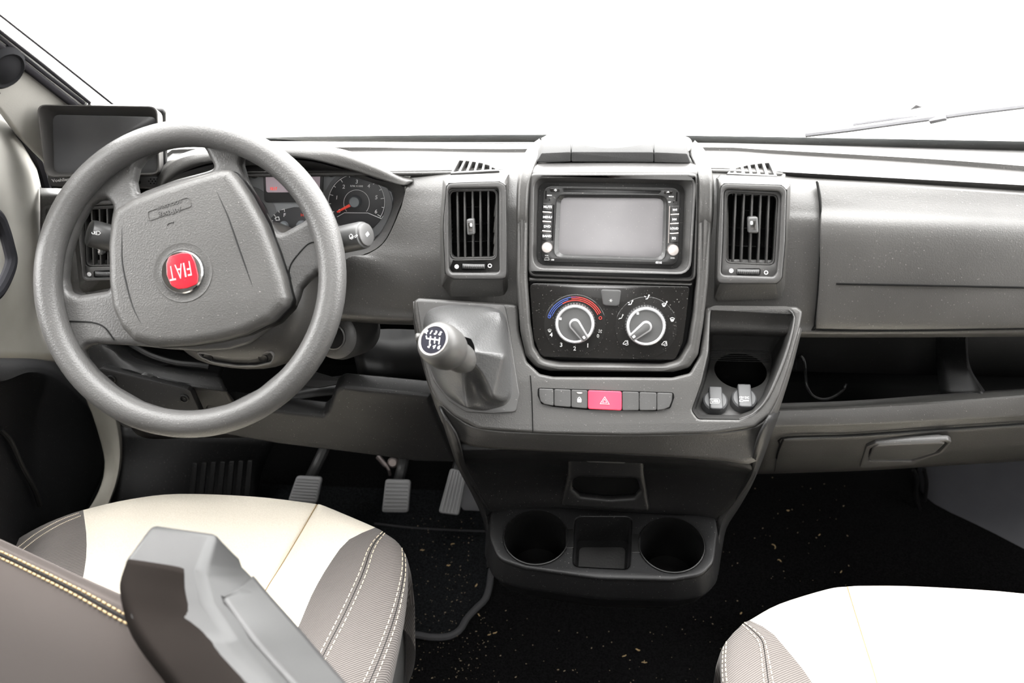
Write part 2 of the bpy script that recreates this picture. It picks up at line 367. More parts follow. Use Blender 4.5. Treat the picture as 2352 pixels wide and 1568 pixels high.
# driver door
DX = -.80
def dpt(q, x=DX): return [atx(a, c, x) for a, c in pairs(q)]
struct(MB().grid([[atx(a, c, x_) for a, c, x_ in trip(q)] for q in (
    '-140 160 -0.755, 0 242 -0.755, 50 300 -0.755, 82 380 -0.755, 98 450 -0.755, 104 520 -0.755, 100 640 -0.755, 112 745 -0.755, 150 826 -0.755',
    '-140 175 -0.725, -10 262 -0.725, 36 320 -0.725, 66 400 -0.725, 82 470 -0.725, 84 550 -0.730, 66 660 -0.735, 80 745 -0.740, 110 824 -0.740',
    '-150 300 -0.705, -30 380 -0.705, 10 440 -0.715, 34 500 -0.720, 42 560 -0.725, 40 620 -0.730, 22 690 -0.735, 10 760 -0.740, 20 822 -0.740',
    '-170 480 -0.735, -80 520 -0.735, -40 540 -0.735, -20 560 -0.745, -14 590 -0.745, -12 640 -0.745, -20 700 -0.745, -60 760 -0.745, -60 822 -0.740')], 40, 4).build('door_1', TRIM, solid=.012, face=FACE), 'pale grey upper trim of the driver door')
sl = [(-60, 160), (0, 226), (46, 286), (80, 362), (100, 430), (108, 480)]
struct(MB().tube(crom([WS.hit(a, c, .065) for a, c in sl], 30), .0105, 10).build('trim_8', RUBBER), 'black rubber door seal curving beside the monitor')
g = [atx(a, c, -.722) for a, c in pairs('-34 478, -6 496, 8 524, 20 566, 26 600, 15 636, -6 672, -34 690')]
dh = thing('door_pull_pocket', 'dark hollow of the grab handle in the pale door trim', 'handle', g[3])
MB().tube(crom(g, 40), [.0075]*40, 10).build('pocket_rim', plastic('door_pocket_grey', (.012, .012, .014), .7, 700, .1, 0, .1), dh)
# lower door bin
LD = thing('door_bin', 'black lower door bin with a padded top edge below the pale trim', 'door bin', atx(120, 1000, -.80))
MB().grid([[atx(a, c, x_) for a, c, x_ in trip(q)] for q in (
    '-160 815 -0.845, 0 822 -0.845, 80 820 -0.845, 140 842 -0.845, 200 900 -0.845',
    '-160 830 -0.800, 0 838 -0.800, 60 834 -0.800, 128 850 -0.805, 196 915 -0.815',
    '-160 880 -0.780, 0 870 -0.780, 70 852 -0.785, 135 868 -0.795, 205 935 -0.805',
    '-160 925 -0.780, 0 895 -0.780, 75 868 -0.785, 150 895 -0.795, 215 960 -0.805',
    '-160 1010 -0.795, 0 990 -0.795, 80 970 -0.800, 170 980 -0.800, 238 1042 -0.810',
    '-160 1120 -0.795, 0 1100 -0.795, 90 1080 -0.800, 175 1080 -0.800, 236 1090 -0.810',
    '-160 1260 -0.795, 20 1240 -0.795, 100 1210 -0.800, 150 1190 -0.800, 196 1178 -0.810',
    '-160 1400 -0.795, 0 1400 -0.795, 60 1400 -0.800, 100 1400 -0.800, 120 1400 -0.810')], 30, 3).build('bin_panel', plastic('door_bin_black', (.0045, .0045, .0048), .5, 700, .1, .2, .3), LD, solid=.01, face=FACE)
MB().tube(crom([atx(a, c, -.787) for a, c in pairs('0 985, 24 1012, 50 1070, 78 1120, 92 1160')], 14), .004, 8).build('ridge', BLACK, LD)
# pale body pillar between door bin and footwell
struct(MB().grid([[atx(a, c, x_) for a, c, x_ in trip(q)] for q in (
    '196 905 -0.865, 214 960 -0.865, 236 1030 -0.865, 240 1080 -0.865, 226 1130 -0.865, 190 1190 -0.865, 150 1240 -0.865',
    '230 905 -0.850, 246 960 -0.850, 262 1030 -0.850, 262 1080 -0.850, 250 1130 -0.850, 226 1190 -0.850, 190 1240 -0.850',
    '262 930 -0.845, 272 965 -0.845, 279 1010 -0.845, 278 1060 -0.845, 268 1110 -0.845, 247 1165 -0.845, 222 1240 -0.845',
    '264 930 -0.905, 274 965 -0.905, 281 1010 -0.905, 280 1060 -0.905, 270 1110 -0.905, 249 1165 -0.905, 224 1240 -0.905')], 24, 3).build('trim_9', BEIGEP, solid=.004, face=FACE), 'pale painted door pillar between black door bin and footwell')
# driver footwell side lining and foot rest
fr = thing('foot_rest', 'dark ribbed foot rest left of the clutch pedal', 'foot rest', aty(490, 1090, .30))
MB().grid([[aty(a, c, y_) for a, c, y_ in trip(q)] for q in ('270 980 .30, 420 985 .34, 640 1000 .38', '266 1060 .27, 430 1075 .30, 600 1090 .36', '250 1180 .2, 430 1190 .24, 590 1200 .3')], 16).build('lining', DARK, fr, solid=.006, face=FACE)
RF = Fr(aty(510, 1090, .27), tilt(35))
for k in range(7):
    x0 = 445+k*21; MB().plate(RF, rounded(RF.uvs([(x0, 1062-k), (x0+11, 1062-k), (x0+3, 1150), (x0-9, 1150)]), .002), 0, .006, .001).build('rib', DARK, fr)
# grey kick panel in the passenger footwell
struct(MB().grid([[aty(a, c, y_) for a, c, y_ in trip(q)] for q in (
    '2104 1040 .46, 2112 1120 .45, 2122 1200 .42, 2180 1275 .345, 2262 1372 .25', '2160 1040 .42, 2170 1120 .41, 2195 1200 .38, 2240 1275 .325, 2320 1372 .24', '2460 1020 .34, 2460 1110 .33, 2460 1200 .31, 2460 1290 .27, 2460 1372 .22')], 24, 4).build('trim_10', plastic('kick_panel_grey', (.075, .076, .084), .5, 900, .1), solid=.01, face=FACE), 'smooth grey kick panel in the passenger footwell')
# ------------------------------------------------------------------ dashboard shell
DB = thing('dashboard', 'wide charcoal plastic dashboard moulding below the windshield', 'dashboard', (0, .1, .9))
def ext(q):   # carry the passenger end on towards the door
    t_ = trip(q)
    if t_[-1][0] == 2440:
        a, b_ = t_[-2], t_[-1]; f_ = 330/(b_[0]-a[0]); t_.append((2770, b_[1]+(b_[1]-a[1])*f_, b_[2]+(b_[2]-a[2])*f_))
    return t_
def rails(*qs): return [[aty(*v_) for v_ in ext(q)] for q in qs]
MB().grid(rails(
    '300 392 .27, 380 340 .27, 430 331 .27, 640 328 .27, 1240 328 .27, 1560 327 .27, 1800 331 .27, 2440 348 .27',
    '300 408 .18, 384 352 .17, 440 342 .165, 800 338 .16, 950 340 .16, 1180 342 .16, 1620 338 .16, 1765 344 .16, 2150 366 .16, 2440 388 .16',
    '300 414 .178, 386 360 .168, 442 350 .163, 800 346 .158, 950 346 .158, 1180 349 .158, 1620 345 .158, 1785 353 .158, 2150 376 .158, 2440 400 .158',
    '300 428 .125, 390 400 .12, 445 395 .11, 800 392 .08, 945 392 .075, 1190 388 .075, 1620 385 .075, 1795 394 .075, 1822 396 .075, 2440 430 .08',
    '300 432 .125, 390 408 .12, 445 398 .11, 800 394 .079, 945 394 .0745, 1190 390 .0745, 1620 387 .0745, 1795 396 .0745, 1822 406 .080, 2440 442 .085',
    '300 436 .12, 390 412 .11, 445 402 .10, 800 398 .075, 945 397 .071, 1190 393 .069, 1620 391 .069, 1795 400 .069, 1822 410 .07, 2440 448 .075'), 110, smooth=False).build('top_deck', DASH, DB, solid=.004, face=FACE, smooth=30)
VC = Fr((0, -.006, .905), tilt(27)); VD = Fr(aty(240, 545, .052), tilt(20))
HOLE = [VC.uvs(pairs('1033 439, 1139 437, 1138 592, 1036 594'), -.02), VC.uvs(pairs('1671 442, 1786 449, 1777 608, 1667 603'), -.02), VD.uvs(pairs('194 482, 300 476, 300 608, 199 611'), -.01)]
skin = rails
FA = ('945 384 .098, 1060 381 .092, 1200 379 .09', '945 396 .080, 1060 392 .075, 1200 390 .072', '941 412 .070, 1060 408 .060, 1200 406 .055', '933 432 .060, 1060 432 .046, 1200 432 .040', '926 458 .053, 1055 460 .034, 1200 460 .026',
    '918 485 .046, 1050 490 .024, 1200 490 .014', '886 552 .03, 1040 560 .006, 1200 560 -.004', '845 583 .022, 1000 605 -.002, 1200 610 -.015', '795 597 .018, 950 655 -.008, 1200 660 -.022',
    '785 690 -.002, 950 712 -.014, 1200 715 -.028', '775 733 -.004, 950 741 -.012, 1200 744 -.02', '775 740 .05, 950 746 .05, 1200 748 .05')
MB().grid(skin(*FA), 120, 8).cut(VC, HOLE[0]).build('driver_fascia', DASH, DB, solid=.003, face=FACE)
FB = ('1610 379 .092, 1790 388 .090, 1822 403 .087, 2050 416 .087, 2440 440 .092', '1610 390 .074, 1790 399 .072, 1822 409 .07, 2050 423 .07, 2440 448 .075', '1610 412 .056, 1815 424 .059, 2050 436 .061, 2440 460 .068', '1610 440 .040, 1815 448 .044, 2050 460 .047, 2440 482 .056', '1610 478 .024, 1820 482 .029, 2050 490 .032, 2440 508 .043',
    '1610 520 .012, 1830 525 .014, 2050 530 .017, 2440 540 .032', '1610 640 -.013, 1830 645 -.010, 2050 650 -.008, 2440 655 .012', '1610 725 -.025, 1830 738 -.023, 2050 740 -.018, 2440 735 .002',
    '1610 764 -.02, 1830 771 -.02, 2050 772 -.014, 2440 769 .006', '1610 768 .07, 1830 774 .07, 2050 774 .07, 2440 772 .09')
MB().grid(skin(*FB), 260, 8).cut(VC, HOLE[1]).build('passenger_fascia', DASH, DB, solid=.003, face=FACE)
# lid over the passenger side, standing just proud of the fascia
lid = MB().grid(rails(
    '1876 419 .0575, 2050 428 .0585, 2440 452 .0655', '1879 432 .050, 2050 442 .0515, 2440 466 .060', '1883 455 .039, 2050 464 .0415, 2440 486 .051', '1884 482 .0275, 2050 490 .029, 2440 508 .040', '1884 520 .009, 2050 526 .011, 2440 538 .027',
    '1882 600 -.007, 2050 604 -.005, 2440 610 .014', '1878 680 -.020, 2050 684 -.017, 2440 684 .003', '1873 735 -.027, 2050 738 -.023, 2440 734 -.002', '1871 752 -.026, 2050 754 -.022, 2440 749 -.001'), 40, 4).build('storage_lid', DASH, DB, face=FACE)
md = lid.modifiers.new('s', 'SOLIDIFY'); md.thickness = .0065; md.offset = 0; bv = lid.modifiers.new('b', 'BEVEL'); bv.width = .0018; bv.segments = 2; bv.limit_method = 'ANGLE'; bv.angle_limit = 1.0
MB().tube(crom([aty(a, c, y_) for a, c, y_ in trip('1921 651.5 -.0185, 2050 654 -.0165, 2200 657 -.0105, 2440 662 .0035')], 24), .0011, 6).build('lid_crease', VOID, lid)
MB().tube(crom([aty(a, c, y_) for a, c, y_ in trip('1876 417 .0555, 1882 455 .036, 1885 500 .018, 1885 560 .001, 1882 620 -.0115, 1877 690 -.022, 1871 752 -.029, 1876 757 -.029, 2050 758.5 -.025, 2440 753 -.004')], 70), .0013, 6).build('lid_gap', VOID, DB)
# open shelf under the lid
MB().add([(.1, .215, .54), (.95, .215, .54), (.95, .205, .79), (.1, .205, .79)], [[0, 1, 2, 3]]).build('shelf_back', DASHT, DB, solid=.008, face=FACE)
MB().grid(rails('1760 930 .01, 2000 921 .01, 2200 906 .015, 2440 890 .022')+[[(.13, .03, .585), (.5, .035, .59), (.75, .04, .6)], [(.13, .10, .553), (.5, .10, .556), (.75, .10, .56)], [(.13, .21, .545), (.5, .21, .545), (.75, .21, .545)]], 24, 3).build('shelf_floor', BLACK, DB, solid=.004, face=FACE)
MB().grid(rails('2150 772 .08, 2150 830 .1, 2160 905 .04', '2205 768 .06, 2212 840 .06, 2240 906 .012', '2218 768 .06, 2226 840 .06, 2262 904 .012', '2222 768 .16, 2228 840 .12, 2264 900 .05'), 14, 3).build('shelf_divider', DARK, DB, solid=.003, face=FACE)
MB().grid(rails(
    '1750 927 .012, 1900 922 .012, 2000 917 .012, 2200 902 .018, 2440 886 .026', '1750 938 -.012, 1900 933 -.012, 2150 918 -.007, 2440 897 .004', '1750 944 -.024, 1900 940 -.024, 2150 927 -.018, 2440 905 -.007',
    '1750 974 -.034, 1950 970 -.034, 2150 960 -.028, 2440 944 -.015', '1750 985 -.034, 1950 979 -.034, 2150 970 -.028, 2440 952 -.015', '1750 1010 -.028, 1950 1002 -.028, 2150 989 -.024, 2440 970 -.01',
    '1740 1050 -.002, 1980 1045 -.002, 2150 1035 .0, 2440 1015 .008', '1735 1086 .03, 1980 1078 .03, 2150 1068 .03, 2440 1050 .036', '1735 1088 .12, 1980 1080 .12, 2150 1070 .12, 2440 1052 .13'), 40, 3).build('lower_panel', DASH, DB, solid=.004, face=FACE)
LB = thing('glove_box', 'lower glove box lid with a recessed pull handle, right of the console', 'glove box', aty(2080, 1030, 0))
ll = MB().grid(rails('1800 1007 -.0325, 1950 1001 -.0315, 2150 988 -.0275, 2440 969 -.0135', '1790 1030 -.020, 1980 1024 -.0185, 2150 1012 -.0155, 2440 994 -.005', '1784 1052 -.005, 1980 1047 -.0045, 2150 1037 -.0025, 2440 1018 .006', '1778 1082 .0255, 1980 1075 .026, 2150 1065 .026, 2440 1047 .033'), 36, 4).build('lid', DASH, LB, face=FACE)
md = ll.modifiers.new('s', 'SOLIDIFY'); md.thickness = .004; md.offset = 0; bv = ll.modifiers.new('b', 'BEVEL'); bv.width = .0012; bv.segments = 2; bv.limit_method = 'ANGLE'; bv.angle_limit = 1.0
MB().tube(crom([aty(a, c, y_) for a, c, y_ in trip('1784 1052 -.0075, 1792 1025 -.024, 1802 1005 -.0345, 1950 999 -.0335, 2150 986 -.0295, 2440 967 -.0155')], 50), .0012, 6).build('lid_gap', VOID, LB)
HF = Fr(aty(2090, 1042, -.012), tilt(-25)); hm = LB
ho = rounded(HF.uvs(pairs('1990 1026, 2010 1019, 2178 1011, 2186 1016, 2166 1042, 2120 1058, 2098 1068, 1974 1076'), .004), .006)
hi = rounded(HF.uvs(pairs('1998 1032, 2012 1024, 2172 1015, 2176 1019, 2158 1040, 2116 1054, 2094 1060, 1994 1060'), .004), .006)
MB().plate(HF, [ho, hi], -.004, .004, .002).build('handle_bezel', DASHT, LB)
MB().plate(HF, hi, -.02, -.012, .002).build('handle_recess', BLACK, LB)
hp = MB().plate(HF, rounded(HF.uvs(pairs('2006 1028, 2016 1023, 2160 1016, 2172 1019, 2150 1040, 2096 1056, 1998 1058, 1994 1053'), .006), .005), -.006, .006, .003, 2).build('handle', DASHT, LB)
for q in ('2098 1078, 2106 1100, 2104 1135, 2112 1170, 2124 1205', '2122 1078, 2128 1110, 2124 1150'):
    MB().tube(crom([aty(a, c, .40) for a, c in pairs(q)], 12), .004, 8).build('stay_strap', DARK, LB)
# thin black cable looping over the shelf
cb = MB().tube(crom([aty(a, c, y_) for a, c, y_ in trip('1826 850 .10, 1829 828 .12, 1838 817 .12, 1847 830 .115, 1850 855 .10, 1853 885 .07, 1866 908 .055, 1890 917 .055, 1916 910 .065, 1938 893 .085, 1944 880 .09')], 50), .0022, 8).build('thin_cable', BLACK); tag(cb, 'thin black cable looping across the open shelf floor', 'cable')
# instrument hood over the dials
MB().grid(rails(
    '330 420 .17, 378 372 .19, 475 335 .2, 620 326 .2, 767 336 .2, 880 372 .17, 975 398 .11', '348 424 .12, 374 380 .13, 415 355 .135, 475 339 .135, 560 329 .135, 620 328 .135, 700 333 .13, 780 342 .125, 860 369 .115, 925 397 .10, 962 406 .09',
    '358 426 .088, 374 388 .086, 416 361 .086, 475 347 .086, 560 337 .086, 640 335 .086, 700 338 .086, 775 347 .085, 857 375 .082, 920 402 .076, 950 411 .07', '362 427 .078, 376 396 .076, 416 368 .076, 474 353 .076, 560 343 .076, 640 341 .076, 704 345 .076, 780 356 .075, 860 384 .072, 920 409 .066, 947 415 .063',
    '368 428 .071, 379 409 .070, 416 384 .070, 462 369 .070, 560 355 .070, 640 353 .070, 711 360 .070, 795 379 .070, 863 401 .068, 918 419 .062, 940 421 .060', '373 430 .072, 384 417 .071, 417 394 .071, 455 380 .071, 486 374 .071, 560 363 .071, 640 361 .071, 714 367 .071, 808 391 .070, 864 409 .068, 915 424 .062, 934 426 .060',
    '380 430 .085, 390 415 .085, 425 393 .085, 486 372 .085, 560 360 .085, 640 358 .085, 715 364 .085, 805 387 .083, 855 404 .08, 900 419 .075, 918 424 .07', '392 424 .14, 400 405 .14, 430 385 .14, 486 362 .14, 560 350 .14, 640 348 .14, 715 352 .14, 800 370 .14, 850 390 .12, 890 408 .10, 908 416 .09'), 60, 4).build('instrument_hood', DASH, DB, solid=.003, face=(0, -1.2, 1.6))
# driver-side end of the fascia around the outer vents
FO = ('92 430 .125, 110 432 .12, 250 432 .12, 400 428 .11', '92 446 .09, 112 446 .09, 250 446 .09, 400 444 .09', '92 474 .085, 110 474 .08, 250 472 .08, 400 470 .08', '92 560 .07, 110 560 .065, 250 560 .06, 400 560 .06', '92 645 .05, 160 655 .045, 250 655 .04, 400 655 .04', '110 700 .04, 180 705 .03, 280 705 .03, 480 705 .02, 620 690 .02, 760 690 .0', '130 770 .04, 250 775 .03, 400 790 .03, 600 760 .02, 770 735 .0', '130 775 .1, 250 778 .1, 400 793 .1, 600 763 .09, 770 740 .06')
MB().grid(skin(*FO), 160, 8).cut(VD, HOLE[2]).build('outer_fascia', DASH, DB, solid=.003, face=FACE)
# knee panel with shelf and fuse cover, left of the column
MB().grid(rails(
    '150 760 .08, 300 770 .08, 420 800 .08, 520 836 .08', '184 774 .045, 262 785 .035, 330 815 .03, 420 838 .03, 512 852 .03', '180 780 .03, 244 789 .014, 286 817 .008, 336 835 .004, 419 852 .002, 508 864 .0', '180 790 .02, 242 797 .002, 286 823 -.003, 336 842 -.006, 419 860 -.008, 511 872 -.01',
    '188 836 .0, 286 846 -.016, 369 873 -.02, 435 886 -.022, 521 897 -.024', '206 868 -.005, 286 858 -.016, 369 881 -.018, 435 894 -.02, 523 905 -.022', '262 925 .005, 330 965 .01, 450 965 .008, 560 965 .005', '285 960 .05, 330 1005 .05, 450 1005 .04, 560 1005 .03'), 36, 3).build('knee_panel', LOWSHADE, DB, solid=.004, face=FACE)
kt = MB()
for q in ('286 812 .02, 330 832 .013, 372 840 .013, 412 834 .016, 370 822 .03, 310 800 .035',): kt.grid([[aty(a, c, y_-.004) for a, c, y_ in trip(q)][:3], [aty(a, c, y_-.004) for a, c, y_ in trip(q)][:2:-1]], 10)
kt.build('knee_slot', VOID, DB, solid=.002, face=FACE)
MB().tube(crom([aty(a, c, y_) for a, c, y_ in trip('300 790 .03, 345 815 .016, 400 832 .012, 455 838 .012, 480 842 .012')], 16), .004, 8).build('knee_ridge', LOWSHADE, DB)
# lower trim right of the column with a stepped top edge
LT = Fr(aty(880, 980, -.005), tilt(-6))
lo = rounded(LT.uvs(pairs('470 925, 612 942, 742 956, 754 944, 770 897, 786 890, 988 909, 996 940, 1049 1064, 955 1062, 865 1049, 635 1021, 470 992')), [.004]*3+[.012, .02, .012]+[.004]*7, 5)
MB().plate(LT, lo, -.03, 0, .006, 3).build('lower_trim', LOWSHADE, DB)
MB().grid(rails('630 900 .05, 800 860 .07, 1000 880 .04', '600 935 .025, 760 905 .03, 1000 905 .03'), 10).build('trim_ledge', BLACK, DB, solid=.004, face=FACE)
MB().plate(Fr(aty(735, 870, .035), tilt(55)), rounded(Fr(aty(735, 870, .035), tilt(55)).uvs(pairs('640 868, 706 848, 794 874, 776 882, 731 890, 680 884')), .006), -.004, 0, .001).build('column_flap', LOWSHADE, DB)
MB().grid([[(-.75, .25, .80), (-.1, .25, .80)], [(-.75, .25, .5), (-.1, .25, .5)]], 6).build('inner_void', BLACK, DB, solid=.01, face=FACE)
MB().grid(rails('800 760 .10, 900 755 .12, 1000 760 .1', '830 890 .05, 900 895 .05, 990 900 .04'), 8).build('void_shade_sheet', BLACK, DB, solid=.004, face=FACE)  # dark sheet standing in for the unlit void beside the column
sc = Fr(aty(946, 898, .02), tilt(60))
MB().lathe(sc, (0, 0), [(.008, 0), (.008, .002), (.0045, .003), (.004, .001)], 16).build('screw', DARK, DB)
# fuse cover
FC = Fr(aty(335, 895, -.0285), (-.02, -.93, .16))
fc = thing('fuse_cover', 'flat cover with two screws on the knee panel below the steering wheel', 'cover', FC.P)
MB().plate(FC, rounded(FC.uvs(pairs('226 847, 232 845, 430 894, 438 899, 470 970, 280 985'), .003), .003), -.010, .003, .0015).build('cover_plate', LOWSHADE, fc)
for a, c in ((256, 869.5), (424, 914)):
    q = FC.uv(a, c, .003); MB().lathe(FC, q, [(.0062, .003), (.0062, .0045), (.0048, .0052), (.0044, .0036), (.0022, .0036), (.0022, .0048)], 18).build('screw', DARK, fc)
# reversing monitor in its sun hood
MF = Fr(aty(240, 345, .10), (.24, -.92, .22))
mo = thing('reversing_monitor', 'hooded reversing monitor standing on the left end of the dash', 'monitor', MF.hit(240, 440))
op = rounded(MF.uvs(pairs('87 242, 359 246, 364 398, 107 405'), .045), .004); inn = rounded(MF.uvs(pairs('121 263, 360 268, 361 396, 124 397')), .003)
ou = [(u_-.003 if i < 0 else u_, v_) for i, (u_, v_) in enumerate(op)]
cen = (sum(a for a, _ in op)/len(op), sum(c for _, c in op)/len(op)); big = [(cen[0]+(a-cen[0])*1.02, cen[1]+(c-cen[1])*1.025) for a, c in op]; cb_ = rounded(MF.uvs(pairs('112 250, 374 254, 376 408, 114 410'), -.012), .004)
MB().loops([[MF.p(a, c, 0) for a, c in inn], [MF.p(a, c, .045) for a, c in op], [MF.p(a, c, .045) for a, c in big], [MF.p(a, c, -.012) for a, c in cb_]]).build('sun_hood', plastic('hood_black', (.038, .036, .034), .5, 900, .06), mo)
MB().plate(MF, inn, -.004, .0005, .0005).build('screen', MONS, mo)
MB().plate(MF, rounded(MF.uvs(pairs('106 404, 366 403, 368 436, 112 429'), .012), .006), -.012, .012, .003, 2).build('control_strip', plastic('monitor_bezel_grey', (.035, .034, .035), .45, 900, .05), mo)
MB().plate(MF, rounded(MF.uvs(pairs('108 240, 376 247, 382 255, 382 436, 112 430'), -.02), .006), -.035, -.012, .004, 2).build('housing', BLACK, mo)
MB().text(MF, 'Voehller', 139, 413.5, 7.5, -.02, .0122, sx=1.05).build('lettering', WHITE, mo)
for k in range(9):
    a, c = [(346, 411), (354, 411), (361, 411), (342, 416), (350, 416), (357, 416), (346, 421), (354, 421), (361, 421)][k]
    q = MF.uv(a, c, .012); MB().lathe(MF, q, [(.0009, .0121), (.0009, .0125)], 8).build('grille_hole', VOID, mo)
q = MF.uv(320, 418, .012); MB().lathe(MF, q, [(.0022, .0118), (.0022, .013)], 12).build('button', BLACK, mo)
q = MF.uv(240, 445, -.01); MB().plate(MF, rounded([(q[0]-.04, q[1]-.03), (q[0]+.04, q[1]-.03), (q[0]+.04, q[1]+.02), (q[0]-.04, q[1]+.02)], .005), -.03, -.012, .003).build('foot', BLACK, mo)
# ------------------------------------------------------------------ centre console
RF_ = Fr((0, 0, .905), tilt(30)); SF = Fr((0, -.10, .77), tilt(45))
CC = thing('center_console', 'charcoal centre console moulding carrying stereo, heater panel and gear lever', 'console', (0, -.02, .8))
fi = RF_.uvs(pairs('1226 392, 1215 440, 1212 500, 1212 640, 1219 740, 1228 795, 1246 824, 1285 832, 1400 834, 1520 836, 1558 826, 1580 790, 1592 720, 1599 640, 1604 500, 1603 440, 1598 396, 1560 384, 1260 380'))
fU = RF_.uvs(pairs('1188 452, 1187 640, 1196 760, 1208 815, 1232 841, 1262 849, 1400 851, 1545 852, 1582 842, 1602 812, 1614 740, 1626 640, 1637 452, 1604 452, 1599 640, 1592 720, 1580 790, 1558 826, 1520 836, 1400 834, 1285 832, 1246 824, 1228 795, 1219 740, 1212 640, 1214 452'))
MB().plate(RF_, rounded(fU, [.001]+[.012]*11+[.001, .001]+[.012]*11+[.001]), -.04, .012, .006, 3).build('surround_frame', DASH, CC)
for q5 in (('1184 540 -.04, 1184 497 -.04, 1186 430 -.045, 1191 392 -.055, 1201 360 -.075, 1217 335 -.10, 1239 318 -.14', '1187 540 -.002, 1187 497 .0085, 1189 430 .008, 1195 394 .002, 1205 364 -.020, 1220 340 -.05, 1242 322 -.09', '1200 540 .004, 1200 497 .0128, 1202 430 .0126, 1209 394 .005, 1219 366 -.017, 1233 344 -.045, 1254 328 -.08', '1212 540 -.002, 1212 497 .0085, 1216 430 .008, 1225 394 .002, 1235 368 -.018, 1248 348 -.045, 1264 334 -.075', '1213 540 -.03, 1213 497 -.03, 1217 430 -.03, 1226 394 -.034, 1237 370 -.045, 1250 350 -.065, 1266 336 -.09'),
           ('1637 540 -.04, 1640 497 -.04, 1641 430 -.045, 1637 394 -.055, 1628 364 -.075, 1615 340 -.10, 1596 322 -.14', '1634 540 -.002, 1637 497 .0085, 1638 430 .008, 1633 398 .002, 1624 369 -.020, 1612 345 -.05, 1592 327 -.09', '1618 540 .004, 1620 497 .0128, 1622 430 .0126, 1617 397 .005, 1609 370 -.017, 1598 348 -.045, 1578 332 -.08', '1602 540 -.002, 1604 497 .0085, 1605 430 .008, 1600 397 .002, 1593 371 -.018, 1581 351 -.045, 1564 336 -.075', '1601 540 -.03, 1603 497 -.03, 1604 430 -.03, 1599 397 -.034, 1591 373 -.045, 1579 353 -.065, 1562 338 -.09')):
    MB().grid([[RF_.hit(a, c, w_) for a, c, w_ in trip(q)] for q in q5], 30, 4).build('frame_shoulder', DASH, CC, solid=.002, face=FACE)
MB().plate(RF_, rounded(fi, .015), -.05, -.012, .002).build('surround_back', BLACK, CC)
MB().grid(rails(
    '1245 351 .078, 1400 348 .070, 1579 352 .078', '1247 342 .10, 1268 331 .095, 1400 327 .09, 1562 332 .095, 1583 343 .10', '1246 328 .14, 1288 309 .13, 1400 305 .125, 1532 308 .13, 1586 329 .14',
    '1246 322 .19, 1298 301 .165, 1400 297 .16, 1522 300 .165, 1578 321 .19', '1246 336 .235, 1305 331 .24, 1400 330 .24, 1515 331 .24, 1578 337 .235'), 44, 5).build('console_top', DASH, CC, solid=.003, face=FACE)
MB().plate(RF_, rounded(RF_.uvs(pairs('1214 636, 1592 648, 1588 656, 1214 646')), .002), -.012, .004, .003, 2).build('divider_bar', DASH, CC)
# three flaps along the console top
FL = Fr(aty(1410, 361, .064), tilt(2))
for k, q in enumerate(('1231 372, 1244 350, 1311 347, 1311 370', '1312.5 370, 1312.5 347, 1501 347.5, 1501 371.5', '1502.5 371.5, 1502.5 347.5, 1578 351, 1587 374')):
    MB().plate(FL, rounded(FL.uvs(pairs(q)), .002), -.03, .002, .001).build('clip_flap', plastic('flap_rough_plastic', (.05, .05, .05), .8, 700, .3, 0, .15) if k == 0 else bpy.data.materials['flap_rough_plastic'], CC)
# ledge with the tray opening
le = SF.uvs(pairs('949 690, 961 683, 1189 698, 1192 760, 1210 830, 1240 858, 1270 864, 1545 866, 1585 856, 1608 815, 1616 760, 1620 704, 1831 703, 1845 714, 1838 752, 1812 844, 1790 908, 1766 954, 1735 981, 1640 995, 1450 1000, 1250 996, 1100 985, 1042 955, 1006 921, 987 884, 971 823, 951 721'))
tr_px = pairs('1634 709, 1812 711, 1824 729, 1812 789, 1789 855, 1760 917, 1730 949, 1698 962, 1604 961, 1590 942, 1613 878, 1629 809')
trO = rounded(SF.uvs(tr_px), .006, 4)
MB().plate(SF, [rounded(le, .006), trO], -.014, 0, .004, 3).build('ledge', DASH, CC)
def sp(q, w): return [SF.hit(a, c, w) for a, c in pairs(q)]
MB().grid([sp('949 692, 951 721, 971 823, 987 884, 1006 921, 1042 955, 1100 985, 1250 996, 1450 1000, 1640 995, 1735 981, 1766 954, 1790 908, 1812 844, 1838 752', -.004), sp('950 740, 956 770, 975 850, 990 900, 1010 938, 1045 972, 1105 1001, 1250 1011, 1450 1015, 1640 1010, 1738 996, 1771 967, 1794 922, 1818 850, 1842 756', -.012), sp('952 760, 960 800, 982 880, 1000 934, 1022 982, 1052 1012, 1110 1028, 1250 1036, 1450 1044, 1640 1056, 1732 1062, 1762 1000, 1790 940, 1814 860, 1840 760', -.03)], 70, 5).build('ledge_lip', DASH, CC, solid=.003, face=FACE)
MB().tube([SF.hit(a, c, .0006) for a, c in pairs('1218 862, 1221 900, 1223 950, 1224 994')], .0006, 6).build('seam', VOID, CC)
# tray behind the socket caps
TF = Fr((.16, -.06, .722), (0, -.06, 1), (0, 1, 0))
flo_px = pairs('1633 800, 1765 804, 1772 812, 1774 832, 1766 872, 1749 916, 1727 945, 1698 958, 1608 957, 1596 942, 1617 885, 1630 830')
flo = rounded(TF.uvs(flo_px), .006, 4)
MB().loops([[SF.p(a, c, -.001) for a, c in trO], [SF.p(a, c, -.012) for a, c in trO], [TF.p(a, c, .004) for a, c in flo], [TF.p(a, c, -.001) for a, c in flo]]).build('tray_wall', DASHT, CC)
cc = TF.uv(1701, 850); cr = TF.m(1701, 850, 59)
MB().plate(TF, [flo, circle(cc, cr, cr*1.02, 40)], -.004, 0, .001).build('tray_floor', DASHT, CC)
MB().lathe(TF, cc, [(cr, -.001), (cr*.99, -.03), (cr*.80, -.055), (cr*.38, -.057), (cr*.36, -.075), (.004, -.075)], 40).build('tray_cup_well', BLACK, CC)
